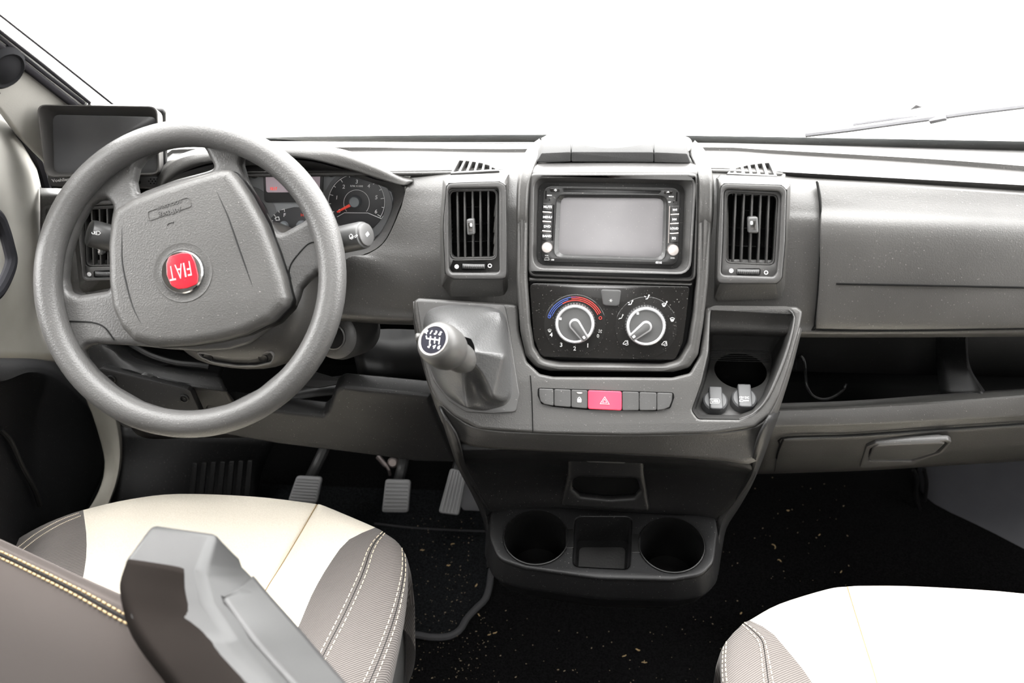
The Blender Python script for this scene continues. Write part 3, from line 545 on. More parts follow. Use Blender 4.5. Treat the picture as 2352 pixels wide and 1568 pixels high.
for k in range(7):
    y0 = 802+k*4.2; MB().tube([TF.hit(1634-k*.4, y0, .0004), TF.hit(1768, y0+4, .0004)], .0005, 6).build('floor_rib', DARK, CC)
rim = [SF.hit(a, c, .0012) for a, c in tr_px[1:8]]
MB().tube(crom(rim, 30), [.0005+.0013*math.sin(math.pi*i/29) for i in range(30)], 8).build('tray_rim', DASHT, CC)
# lower shroud, deep recess
MB().grid(rails(
    '1048 1012 -.115, 1065 1014 -.112, 1238 1012 -.112, 1400 1022 -.112, 1578 1032 -.112, 1732 1044 -.112', '1052 1040 -.120, 1066 1040 -.118, 1238 1038 -.118, 1400 1048 -.118, 1578 1058 -.118, 1732 1075 -.12', '1062 1062 -.095, 1085 1062 -.08, 1240 1062 -.07, 1390 1065 -.07, 1560 1072 -.07, 1734 1092 -.10',
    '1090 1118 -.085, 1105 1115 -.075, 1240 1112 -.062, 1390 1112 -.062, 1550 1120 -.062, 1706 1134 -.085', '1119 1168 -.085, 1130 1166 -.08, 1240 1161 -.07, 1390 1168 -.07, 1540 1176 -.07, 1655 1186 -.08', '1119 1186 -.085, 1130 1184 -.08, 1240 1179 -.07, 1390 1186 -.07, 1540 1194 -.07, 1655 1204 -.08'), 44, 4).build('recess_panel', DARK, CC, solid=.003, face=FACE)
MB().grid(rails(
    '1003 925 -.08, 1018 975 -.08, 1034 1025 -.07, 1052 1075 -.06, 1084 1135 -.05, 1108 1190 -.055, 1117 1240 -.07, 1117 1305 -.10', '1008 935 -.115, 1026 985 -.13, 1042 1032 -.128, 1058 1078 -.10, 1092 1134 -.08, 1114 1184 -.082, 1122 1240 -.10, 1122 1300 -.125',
    '1020 960 -.13, 1048 1000 -.14, 1060 1040 -.134, 1074 1076 -.096, 1104 1130 -.078, 1126 1180 -.08, 1132 1240 -.09, 1140 1290 -.11'), 30, 4).build('side_flank', LOWSHADE, CC, solid=.003, face=FACE)
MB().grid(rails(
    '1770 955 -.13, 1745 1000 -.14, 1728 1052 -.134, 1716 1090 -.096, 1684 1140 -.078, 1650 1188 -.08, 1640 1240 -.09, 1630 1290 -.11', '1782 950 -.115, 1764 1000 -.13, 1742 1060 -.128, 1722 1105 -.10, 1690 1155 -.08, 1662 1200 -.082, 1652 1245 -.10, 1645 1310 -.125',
    '1792 945 -.07, 1772 1000 -.07, 1750 1060 -.065, 1728 1112 -.055, 1698 1165 -.045, 1670 1210 -.05, 1660 1255 -.07, 1650 1320 -.10'), 30, 4).build('side_flank', LOWSHADE, CC, solid=.003, face=FACE)
def inset(u, s, dv=0):
    cx_ = sum(a for a, _ in u)/len(u); cy_ = sum(c for _, c in u)/len(u); return [(cx_+(a-cx_)*s, cy_+(c-cy_)*s+dv) for a, c in u]
# bracket with pocket in the middle of the recess
BF = Fr(aty(1390, 1110, -.083), tilt(14))
bo = rounded(BF.uvs(pairs('1303 1030, 1478 1036, 1480 1090, 1494 1178, 1286 1166, 1304 1090')), .006)
bh = rounded(BF.uvs(pairs('1330 1098, 1462 1102, 1469 1128, 1458 1142, 1400 1146, 1332 1139, 1315 1124, 1318 1104')), .006)
MB().plate(BF, [bo, bh], -.0125, 0, .008, 4).build('pocket_bracket', DARK, CC)
MB().plate(BF, inset(bo, .97), -.016, -.0125, .001).build('pocket_back', VOID, CC)
MB().plate(BF, rounded(BF.uvs(pairs('1340 1030, 1442 1033, 1441 1056, 1434 1062, 1350 1059, 1342 1052')), .003), -.002, .004, .002).build('catch_button', DASHT, CC)
# pedestal down to the floor
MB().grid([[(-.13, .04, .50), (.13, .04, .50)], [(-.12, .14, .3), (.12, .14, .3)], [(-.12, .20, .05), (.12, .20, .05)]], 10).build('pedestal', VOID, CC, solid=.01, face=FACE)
# cup holder unit
CF_ = Fr((0.01, -.12, .525), (0, -math.sin(math.radians(6)), math.cos(math.radians(6))), (0, 1, 0))
CH = thing('cup_holder_unit', 'black cup holder unit with two round wells at the foot of the console', 'cup holder', CF_.P)
co = rounded(CF_.uvs(pairs('1127 1167, 1163 1159, 1240 1161, 1390 1172, 1540 1180, 1643 1182, 1649 1218, 1640 1290, 1612 1320, 1544 1331, 1374 1327, 1204 1303, 1143 1283, 1124 1232')), [.006, .01, .02, .02, .01, .006, .02, .03, .03, .03, .03, .03, .03, .03], 4)
wells = []
for a, c, r_ in ((1231, 1234, 73), (1542.5, 1251, 74)): wells.append((CF_.uv(a, c), CF_.m(a, c, r_)))
sq = rounded(CF_.uvs(pairs('1322 1187, 1451 1187, 1446 1307, 1316 1300')), .005, 4)
MB().plate(CF_, [co]+[circle(c_, r_, n=48) for c_, r_ in wells]+[sq], -.012, 0, .003, 2).build('tray_top', DARK, CH)
fr_ = [CF_.p(a, c, -.006) for a, c in co]
def skirt(dw, grow, dv): return [CF_.p(a, c, dw) for a, c in inset(co, grow, dv)]
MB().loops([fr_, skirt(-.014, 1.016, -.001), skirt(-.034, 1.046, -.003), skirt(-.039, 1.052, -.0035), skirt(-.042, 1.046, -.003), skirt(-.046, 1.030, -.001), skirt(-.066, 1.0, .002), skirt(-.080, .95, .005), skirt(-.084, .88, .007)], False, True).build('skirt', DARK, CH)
for c_, r_ in wells:
    MB().lathe(CF_, c_, [(r_*1.035, -.0005), (r_*1.03, .0012), (r_*1.0, .0016), (r_*.985, 0), (r_*.96, -.012), (r_*.93, -.05), (r_*.86, -.078), (r_*.5, -.08)], 48).build('cup_well', BLACK, CH)
sqb = inset(sq, .93)
MB().loops([[CF_.p(a, c, 0) for a, c in sq], [CF_.p(a, c, -.004) for a, c in inset(sq, .985)], [CF_.p(a, c, -.05) for a, c in sqb]], False, True).build('square_pocket', DARK, CH)
v0 = max(c for _, c in sqb); MB().plate(CF_, rounded([(sqb[0][0], 0), (0, 0)], .0) if False else inset(sqb, .9, -.008), -.050, -.0485, .0005).build('pocket_mat', plastic('pocket_dimple_rubber', (.03, .03, .03), .6, 260, .6), CH)
for a0, a1, yy in ((1299, 1318, 1237), (1450, 1471, 1248)):
    MB().plate(CF_, rounded(CF_.uvs([(a0, yy-22), (a1, yy-22), (a1, yy+22), (a0, yy+22)]), .002), -.010, .0006, .001).build('finger_notch', BLACK, CH)
# ------------------------------------------------------------------ stereo
ST = thing('car_stereo', 'black touchscreen car stereo with two silver knobs', 'car stereo', RF_.hit(1405, 520))
so = rounded(RF_.uvs(pairs('1217 398, 1240 397, 1580 397, 1602 399, 1603 480, 1597 646, 1214 634, 1214 480')), .006)
sh = rounded(RF_.uvs(pairs('1229 409, 1592 408, 1579 623, 1226 613')), .004)
si = rounded(RF_.uvs(pairs('1237 418, 1573 422, 1565 618, 1233 608'), -.006), .003)
MB().plate(RF_, [so, sh], -.012, .008, .003, 2).loops([[RF_.p(a, c, .006) for a, c in sh], [RF_.p(a, c, -.006) for a, c in si]]).build('trim_frame', DASHT, ST)
MB().grid([[RF_.hit(a, c, w_) for a, c, w_ in trip(q)] for q in ('1222 409 .0075, 1400 407 .0075, 1598 408 .0075', '1216 398 .006, 1400 395 .006, 1602 397 .006', '1215 388 .001, 1400 385 .001, 1603 387 .001', '1217 380 -.008, 1400 377 -.008, 1601 379 -.008', '1221 374 -.022, 1400 372 -.022, 1596 374 -.022')], 20, 4).build('trim_brow', DASHT, ST, solid=.003, face=FACE)
RP = Fr(RF_.p(0, 0, -.001), RF_.N)
MB().plate(RF_, rounded(RF_.uvs(pairs('1236 417, 1575 421, 1567 620, 1232 610'), -.007), .003), -.03, -.007, .001).build('chassis', RADIO, ST)
scO = rounded(RP.uvs(pairs('1279 448, 1532 450, 1528 598, 1272 590')), .0015, 3); scI = rounded(RP.uvs(pairs('1288 453, 1525 455, 1520 592, 1282 584'), -.004), .0015, 3)
slot = rounded(RP.uvs(pairs('1294 434, 1518 439, 1513 445, 1296 440.5')), .0005, 3)
MB().plate(RP, [rounded(RP.uvs(pairs('1248 427, 1562 431, 1558 609, 1243 601')), .004), scO, slot], -.008, 0, .0012).loops([[RP.p(a, c, -.0005) for a, c in scO], [RP.p(a, c, -.004) for a, c in scI]]).build('faceplate', RADIO, ST)
MB().plate(RP, slot, -.009, -.0075, .0003).build('disc_slot', VOID, ST)
MB().plate(RP, scI, -.0065, -.004, .0003).build('screen', SCREEN, ST)
for q in ('1262 432, 1284 433, 1287 440, 1264 440', '1526 438, 1546 438, 1543 445, 1524 445'):
    MB().plate(RP, rounded(RP.uvs(pairs(q)), .002), 0, .0022, .001).build('eject_button', GLOSS, ST)
MB().stroke(RP, [(1276+2.2*math.cos(t*.7), 436.5+2*math.sin(t*.7)) for t in range(9)], .8, .0023).build('print', WHITE, ST)
MB().add([RP.hit(1532, 442, .0025), RP.hit(1537.5, 442, .0025), RP.hit(1534.7, 438.5, .0025)], [[0, 1, 2]]).build('print', WHITE, ST)
def btn(q, tx, px, py, h, par=ST):
    o = MB().plate(RP, rounded(RP.uvs(pairs(q)), .0008), -.001, .0018, .0007).build('button', RADIO, par)
    t_ = MB()
    if tx == 'next':
        for k in range(2): t_.add([RP.hit(px-4.5+k*4, py-2.6, .002), RP.hit(px-4.5+k*4, py+2.6, .002), RP.hit(px-.5+k*4, py, .002)], [[0, 1, 2]])
        t_.stroke(RP, [(px+4.2, py-2.6), (px+4.2, py+2.6)], 1.1, .002)
    elif tx == 'prev':
        for k in range(2): t_.add([RP.hit(px+4.5-k*4, py-2.6, .002), RP.hit(px+4.5-k*4, py+2.6, .002), RP.hit(px+.5-k*4, py, .002)], [[0, 1, 2]])
        t_.stroke(RP, [(px-4.2, py-2.6), (px-4.2, py+2.6)], 1.1, .002)
    else: t_.text(RP, tx, px, py, h, 0, .002)
    t_.build('lettering', WHITE, o)
for k, (tx, y0) in enumerate((('MUTE', 475), ('MENU', 498.5), ('DVD', 520), ('BAND', 542))):
    x0 = 1247.5-k*.6; btn(f'{x0} {y0-9}, {x0+22} {y0-8}, {x0+21.6} {y0+9.6}, {x0-.4} {y0+8.6}', tx, x0+10.6, y0+.2, 5.4)
    if k: MB().tube([RP.hit(x0, y0-11.4, .0012), RP.hit(x0+19.5, y0-10, .0012)], .0011, 8).build('chrome_bar', SATIN, ST)
for k, (tx, y0) in enumerate((('next', 481.5), ('prev', 503.5), ('LOUD', 524.5), ('EQ', 547))):
    x0 = 1540-k*.7; btn(f'{x0} {y0-8.5}, {x0+20} {y0-9.2}, {x0+19.6} {y0+8.6}, {x0-.4} {y0+9.4}', tx, x0+10, y0, 5)
    if k: MB().tube([RP.hit(x0+1, y0-10.4, .0012), RP.hit(x0+20, y0-11.4, .0012)], .0009, 8).build('chrome_bar', SATIN, ST)
MB().tube([RP.hit(1538.5, 473, .0006), RP.hit(1535.5, 558, .0006)], .0008, 6).build('chrome_bar', SATIN, ST)
MB().tube([RP.hit(1272, 470, .0004), RP.hit(1269, 552, .0004)], .0006, 6).build('button_edge', VOID, ST)
for a, c, r_ in ((1256, 569, 12.5), (1546.5, 575, 13)):
    q = RP.uv(a, c, .012); rr = RP.m(a, c, r_); MB().lathe(RP, q, [(rr, 0), (rr, .009), (rr*.93, .0115), (rr*.86, .012), (rr*.3, .0123), (.0002, .0123)], 36).build('knob', SATIN, ST)
pr = MB()
for tx, a, c, h in (('VOL', 1256, 587, 3.4), ('SEEK', 1545, 592.5, 3.6), ('6516', 1513, 602.8, 5), ('MICRO', 1262, 448.5, 2.6), ('USB', 1269, 596.5, 3), ('MICRO', 1542, 451.5, 2.6), ('RST', 1538, 464, 2.6)): pr.text(RP, tx, a, c, h, -.02, .0003)
pr.stroke(RP, pairs('1250 597, 1252 592, 1260 592, 1262 597'), .8, .0003, closed=True)
pr.build('print', WHITE, ST)
for q in ('1253 438, 1255.5 438, 1255 457, 1252.5 457', '1553.5 441, 1556.5 441, 1555.5 462, 1552.5 462'): MB().plate(RP, RP.uvs(pairs(q)), -.001, .0002, .0001).build('card_slot', VOID, ST)
for a, c in ((1262, 459), (1547, 464)): MB().lathe(RP, RP.uv(a, c), [(.0008, 0), (.0008, .0002)], 10).build('pin_hole', VOID, ST)
# ------------------------------------------------------------------ heater panel
KP = thing('climate_panel', 'gloss black heater panel with two round dials below the stereo', 'control panel', RF_.hit(1400, 740))
MB().plate(RF_, rounded(RF_.uvs(pairs('1216 649, 1400 653, 1584 657, 1577 720, 1568 786, 1552 822, 1545 826, 1400 823, 1250 819, 1240 812, 1226 776')), [.003, .003, .003, .004, .01, .006, .006, .004, .006, .006, .01]), -.012, .003, .0012, 2).build('panel', GLOSS, KP)
def ico(fn, mat=WHITE, par=KP, w=.0033): s_ = MB(); fn(s_); return s_.build('print', mat, par)
def dial(cx_, cy_, tx_, ty_, lab):
    c0 = RF_.uv(cx_, cy_, .014); r_ = RF_.m(cx_, cy_, 44)
    MB().lathe(RF_, RF_.uv(cx_, cy_+2), [(RF_.m(cx_, cy_, 71), .003), (RF_.m(cx_, cy_, 71), .0034), (RF_.m(cx_, cy_, 70.5), .0036), (.001, .0036)], 64).build('dial_scale', GLOSS, KP)
    kn = MB().lathe(RF_, c0, [(r_*1.06, .003), (r_*1.06, .010), (r_*1.0, .015), (r_*.97, .016)], 56, cap1=True).build('dial_knob', plastic('dial_rubber_grey', (.05, .05, .05), .5, 900, .1), KP)
    for k in range(44):
        t_ = 2*math.pi*k/44; u_, v_ = c0[0]+math.cos(t_)*r_*1.055, c0[1]+math.sin(t_)*r_*1.055
        if k == 0: gm = MB()
        gm.tube([RF_.p(u_, v_, .004), RF_.p(u_-math.cos(t_)*r_*.02, v_-math.sin(t_)*r_*.02, .0125)], .0007, 5)
    gm.build('grip_ribs', BLACK, kn)
    MB().lathe(RF_, c0, [(r_*1.0, .0155), (r_*.99, .0172), (r_*.93, .0180), (r_*.86, .0165), (r_*.85, .0145)], 56, cap1=False).build('silver_ring', SILV, kn)
    MB().lathe(RF_, c0, [(r_*.86, .0155), (r_*.68, .0125), (r_*.64, .0125), (r_*.62, .014), (.0005, .0145)], 56).build('dial_face', plastic('dial_face_grey', (.026, .026, .026), .4, 900, .05), kn)
    tp = Vector(RF_.uv(tx_, ty_, .018)); c_ = Vector(c0); d = (tp-c_).normalized(); nn = Vector((-d.y, d.x)); L = (tp-c_).length
    def drop(s0, wr, l1):
        o_ = []
        for k in range(13): t_ = math.pi*k/12; o_.append(c_-d*(math.sin(t_)*s0)*1.0+nn*(math.cos(t_)*s0))
        o_.append(c_+d*l1-nn*wr); o_.append(c_+d*l1+nn*wr); return [(q.x, q.y) for q in o_]
    outer = drop(r_*.30, r_*.20, L); inner = drop(r_*.21, r_*.13, L*1.01)
    MB().plate(RF_, outer, .013, .0200, .0008).build('pointer', SILV, kn)
    MB().plate(RF_, inner, .019, .0206, .0004).build('pointer_inlay', plastic('pointer_inlay_grey', (.05, .05, .05), .4), kn)
    e0, e1 = c_+d*L*.78, c_+d*L*.93
    MB().plate(RF_, [tuple(e0+nn*.0013), tuple(e0-nn*.0013), tuple(e1-nn*.0013), tuple(e1+nn*.0013)], .0205, .0210, .0001).build('pointer_mark', WHITE, kn)
    q = c_-Vector((d.y, -d.x))*0; q = c_+Vector((-.78, .28)).normalized()*r_*.80 if lab == 'l' else c_+Vector((-.5, .75)).normalized()*r_*.80
    MB().plate(RF_, [(q.x-.0013, q.y-.0013), (q.x+.0013, q.y-.0013), (q.x+.0013, q.y+.0013), (q.x-.0013, q.y+.0013)], .0135, .0165, .0001).build('dial_mark', WHITE, kn)
    return c0
dial(1320.5, 744, 1345, 779, 'l'); dial(1483.5, 749, 1451, 776, 'r')
def arc(cx_, cy_, r_, a0, a1, ry=.97, n=26): return [(cx_+r_*math.cos(math.radians(a0+(a1-a0)*i/n)), cy_+r_*ry*math.sin(math.radians(a0+(a1-a0)*i/n))) for i in range(n+1)]
for r_, b0, b1, r0, r1 in ((65, 197, 278, 262, 335), (61, 197, 255, 262, 336), (57, 200, 240, 240, 336)):
    ico(lambda s_: s_.stroke(RF_, arc(1321, 745, r_, b0, b1), 1.1, .0044), BLUEP); ico(lambda s_: s_.stroke(RF_, arc(1321, 745, r_, r0, r1), 1.5, .0044), REDP)
ico(lambda s_: s_.stroke(RF_, arc(1262, 727, 3.2, 0, 340), 1.1, .0044, closed=True), BLUEP); ico(lambda s_: s_.stroke(RF_, arc(1379, 730, 3.2, 0, 340), 1.1, .0044, closed=True), REDP)
for tx, a, c in (('1', 1350, 793.5), ('2', 1320, 800.5), ('3', 1289, 792), ('4', 1266, 769)): ico(lambda s_: s_.text(RF_, tx, a, c, 9.5, 0, .0044))
ico(lambda s_: s_.text(RF_, '0', 1373.5, 771.5, 8, 0, .0044), GREYP)
def fan(s_):
    for k in range(4):
        t_ = math.pi/2*k+.4; s_.stroke(RF_, [(1378.5+1.2*math.cos(t_), 760.5+1.2*math.sin(t_)), (1378.5+4*math.cos(t_+.3), 760.5+4*math.sin(t_+.3)), (1378.5+4.2*math.cos(t_+.9), 760.5+4.2*math.sin(t_+.9))], 1.3, .0044)
ico(fan, GREYP)
def wsh(a, c, k=1.0):
    def f(s_):
        s_.stroke(RF_, [(a-5*k, c-2.6*k), (a, c-4.4*k), (a+5*k, c-2.6*k), (a+2.6*k, c+3*k), (a-2.6*k, c+3*k)], 1.0, .0044, closed=True)
        for d_ in (-2, 0, 2): s_.stroke(RF_, [(a+d_*k, c-1*k), (a+d_*k*.8, c+5*k)], .8, .0044)
    return f
ico(wsh(1262.5, 759, .8), GREYP); ico(wsh(1544, 733.5))
def seat_(a, c, arrows):
    def f(s_):
        s_.stroke(RF_, [(a-3, c+3.5), (a+1.5, c+2.5), (a+3.8, c-3.5)], 1.4, .0044); s_.stroke(RF_, arc(a+4.6, c-5, 1.1, 0, 330, 1, 8), 1.1, .0044, closed=True)
        for dx, dy in arrows: s_.stroke(RF_, [(a+dx, c+dy), (a+dx*.35, c+dy*.35)], 1.0, .0044)
    return f
ico(seat_(1448, 696, ((-6, -2), (-5, 4)))); ico(seat_(1486, 683, ((-6, -3),))); ico(seat_(1426, 728, ((-5, 5),)), GREYP)
ico(wsh(1525, 700, .9)); ico(seat_(1527, 698, ()))
def carx(a, c, fl):
    def f(s_):
        s_.stroke(RF_, [(a-6*fl, c+1), (a-2*fl, c-3), (a-1*fl, c-5), (a+5*fl, c-5.5), (a+6*fl, c+4), (a+1*fl, c+5), (a-2*fl, c+2.5), (a-6*fl, c+3)], 1.1, .0044, closed=True); s_.stroke(RF_, [(a+1*fl, c-3), (a+4*fl, c-3), (a+4*fl, c+1), (a-1*fl, c+1)], 1.0, .0044)
    return f
ico(carx(1437, 787.5, 1)); ico(carx(1526, 789, 1))
acb = MB().plate(RF_, rounded(RF_.uvs(pairs('1379.5 664, 1427 665.5, 1422 700, 1416 703, 1391 702, 1385 699'), .004), .003), .001, .0058, .0012, 2).build('ac_button', plastic('button_grey', (.045, .045, .045), .45, 900, .06), KP)
sn = MB()
for k in range(3): t_ = math.pi*k/3; sn.stroke(RF_, [(1403-4*math.cos(t_), 690-4*math.sin(t_)), (1403+4*math.cos(t_), 690+4*math.sin(t_))], .8, .006)
sn.build('print', GREYP, acb)
# ------------------------------------------------------------------ switch row
SW = thing('switch_row', 'row of flat switches with a red hazard button on the console ledge', 'switch panel', SF.hit(1390, 915))
MB().plate(SF, rounded(SF.uvs(pairs('1235 890, 1547 901, 1549 912, 1540 937, 1504 944, 1348 941, 1270 934, 1243 927, 1235 908')), .003), -.002, .0008, .0004).build('switch_bed', VOID, SW)
SWM = plastic('switch_grey', (.034, .0335, .033), .45, 900, .08, .8)
edges = [1237.5, 1272, 1311.5, 1350, 1428.4, 1468, 1508.6, 1545]
def ty(x): return 892+(x-1237)*.0345
def by(x): return (932+(x-1272)*.08) if x <= 1350 else (939+(x-1350)*.045 if x < 1429 else 942.5-(x-1429)*.003)
for k in range(7):
    a, c = edges[k]+.7, edges[k+1]-.7
    if k == 0: q = [(a, ty(a)), (c, ty(c)), (c, by(1272)), (1250, 928), (1241, 921), (1238, 906)]
    elif k == 6: q = [(a, ty(a)), (c, ty(c)), (1543, 920), (1537, 935), (1525, 940), (a, 942.5)]
    else: q = [(a, ty(a)), (c, ty(c)), (c, by(c)), (a, by(a))]
    o = MB().plate(SF, rounded(SF.uvs(q, .003), .0015), -.001, .0035 if k != 3 else .0042, .0008, 2).build('hazard_button' if k == 3 else 'switch', REDB if k == 3 else SWM, SW)
    if k == 3:
        o['label'] = 'red hazard button'
        s_ = MB(); s_.stroke(SF, pairs('1378.5 927, 1389 911, 1399.5 928'), 1.6, .0045, closed=True); s_.stroke(SF, pairs('1384 924, 1389 916, 1394 924.5'), 1.3, .0045, closed=True); s_.build('print', plain('pink_print', (.85, .55, .6), .5), o)
    if k == 2:
        s_ = MB().plate(SF, rounded(SF.uvs(pairs('1326 916, 1335.5 916, 1335 924, 1326 923.5')), .0004), .0035, .0040, .0001); s_.stroke(SF, pairs('1328 917, 1328 913.5, 1330.7 911.8, 1333.4 913.5, 1333.6 917'), 1.1, .0038); s_.build('print', WHITE, o)
        MB().plate(SF, rounded(SF.uvs(pairs('1324 901, 1338 901.5, 1337 905, 1326 904.5')), .0008), .003, .0042, .0003).build('indicator', SATIN, o)
# ------------------------------------------------------------------ socket caps
def cap(name, lab, cx_, cy_, r_, kind):
    t_ = thing(name, lab, 'socket cap', TF.hit(cx_, cy_), 'socket caps in the tray')
    Fc = Fr(TF.hit(cx_, cy_, .006), (0, -.30, .95), (0, 1, 0)); c0 = (0, 0); r0 = Fc.m(cx_, cy_, r_)
    MB().lathe(Fc, c0, [(r0*1.04, -.012), (r0*1.04, .002), (r0*.97, .006), (r0*.85, .0075), (.001, .008)], 40).build('cap_disc', plastic('socket_cap_grey', (.06, .061, .063), .45, 900, .05), t_)
    q = [(-r0*.52, r0*1.08), (r0*.52, r0*1.08), (r0*.52, -r0*.95), (r0*.3, -r0*1.02), (-r0*.3, -r0*1.02), (-r0*.52, -r0*.95)]
    tb = MB().plate(Fc, rounded(q, .002), .004, .0125, .0015, 2).build('pull_tab', bpy.data.materials['socket_cap_grey'], t_)
    s_ = MB()
    if kind == 'USB':
        s_.text(Fc, 'USB', cx_, cy_-4, 6.5, 0, .0128)
        a, c = cx_, cy_-4; s_.stroke(Fc, [(a-11, c-5), (a+9, c-5), (a+11, c), (a+9, c+5), (a-11, c+5)], 1.0, .0127, closed=True)
    else:
        s_.text(Fc, '12V DC', cx_+1, cy_-7, 5.6, 0, .0128, sx=.9)
        a, c = cx_+1, cy_; s_.stroke(Fc, [(a-10, c-2), (a-4, c-2.5), (a-1, c-.8), (a+11, c-.8)], 1.2, .0127); s_.stroke(Fc, [(a-10, c+2.4), (a-4, c+2.4), (a-1, c+.8), (a+11, c+.8)], 1.2, .0127); s_.stroke(Fc, [(a-10, c-2), (a-10, c+2.4)], 1.2, .0127)
    s_.build('lettering', WHITE, tb)
cap('socket_cap', 'round USB socket cap in the tray beside the switches', 1642, 925, 28.5, 'USB')
cap('socket_cap', 'round 12V DC socket cap in the tray below the cup well', 1708, 920, 29, '12V')
# ------------------------------------------------------------------ gear lever
GK = thing('gear_lever', 'gear lever with round six-speed knob and creased leather boot', 'gear lever', SF.hit(1080, 820))
def sp3(q): return [SF.hit(a, c, w_) for a, c, w_ in trip(q)]
MB().plate(SF, rounded(SF.uvs(pairs('958 692, 966 689, 1160 700, 1172 760, 1182 835, 1193 905, 1186 946, 1130 950, 1070 946, 1030 920, 994 872, 974 800')), .006), -.002, .0025, .0012, 2).build('boot_frame', DASHT, GK)
rings_ = [sp3(q) for q in (
    '968 700 0, 1070 698 0, 1163 704 0, 1172 760 0, 1181 840 0, 1187 938 0, 1132 946 0, 1072 942 .003, 1017 906 0, 985 850 0, 972 770 0',
    '972 706 .014, 1068 703 .018, 1157 708 .012, 1164 764 .002, 1172 832 .002, 1180 930 .002, 1122 936 .002, 1072 941 .018, 1018 898 .016, 989 848 .016, 976 770 .018',
    '990 726 .030, 1066 722 .044, 1140 728 .008, 1146 770 .030, 1159 815 .056, 1131 914 .042, 1104 910 .002, 1071 935 .034, 1024 884 .030, 1000 832 .038, 988 772 .036',
    '1014 752 .052, 1060 745 .062, 1104 758 .040, 1110 786 .050, 1112 810 .068, 1116 866 .054, 1092 878 .014, 1064 890 .040, 1044 862 .050, 1022 830 .056, 1012 786 .054',
    '1032 778 .066, 1058 769 .068, 1082 778 .064, 1090 792 .066, 1091 808 .070, 1084 826 .068, 1074 838 .062, 1060 842 .066, 1044 840 .066, 1032 826 .066, 1027 800 .066')]
bt = MB().loops(rings_).build('leather_boot', LEATH, GK, sub=3, smooth=180)
cr = bt.data.attributes.new('crease_edge', 'FLOAT', 'EDGE')
for e_ in bt.data.edges:
    a, b_ = sorted(e_.vertices); ra, rb_ = a//11, b_//11; ka, kb_ = a % 11, b_ % 11
    if ra != rb_ and ka in (2, 4, 5, 7) and ra >= 1: cr.data[e_.index].value = 1.0
    elif ra == rb_ == 2 and {ka, kb_} in ({4, 5}, {7, 8}): cr.data[e_.index].value = .9
kb, kt_ = SF.hit(1064, 826, .066), atd(996, 781, 1.115); KN = Fr(kt_, (kt_-kb).normalized()); Lk = (kt_-kb).length
MB().lathe(KN, (0, 0), [(.012, -Lk-.01), (.0165, -Lk+.002), (.0172, -Lk+.010), (.0165, -Lk+.022), (.0175, -Lk+.026), (.0225, -Lk+.034), (.0240, -.030), (.0245, -.016), (.0230, -.006), (.0200, -.001), (.0175, .0005)], 48, cap0=True).build('knob', plastic('knob_satin_grey', (.050, .049, .047), .42, 900, .06, 0, .4), GK)
MB().lathe(KN, (0, 0), [(.0175, 0), (.0172, .0012), (.0158, .0014), (.0152, .0004)], 48, cap1=False).build('knob_ring', SATIN, GK)
ds = MB().lathe(KN, (0, 0), [(.0155, -.001), (.0155, .0006), (.001, .0010)], 48).build('shift_pattern', plain('pattern_navy', (.004, .004, .010), .5, spec=.12), GK)
MB().box(KN.p(-.0245, -.003, -.010), (.010, .008, .006), (0, .3, .3)).build('reverse_catch', bpy.data.materials['knob_satin_grey'], GK, bevel=.002)
s_ = MB()
for tx, a, c in (('R', 979.5, 762), ('1', 990, 763), ('3', 1000.5, 764.5), ('5', 1011, 766), ('2', 986, 794), ('4', 997, 796), ('6', 1008, 797.5)): s_.text(KN, tx, a, c, 9.5, -.06, .0012)
for q in ('979 771, 980 777, 1009 781', '989 772, 987 787', '999.5 774, 998 788', '1010 775, 1008 790'): s_.stroke(KN, pairs(q), 2.0, .0012)
s_.build('lettering', WHITE, ds)
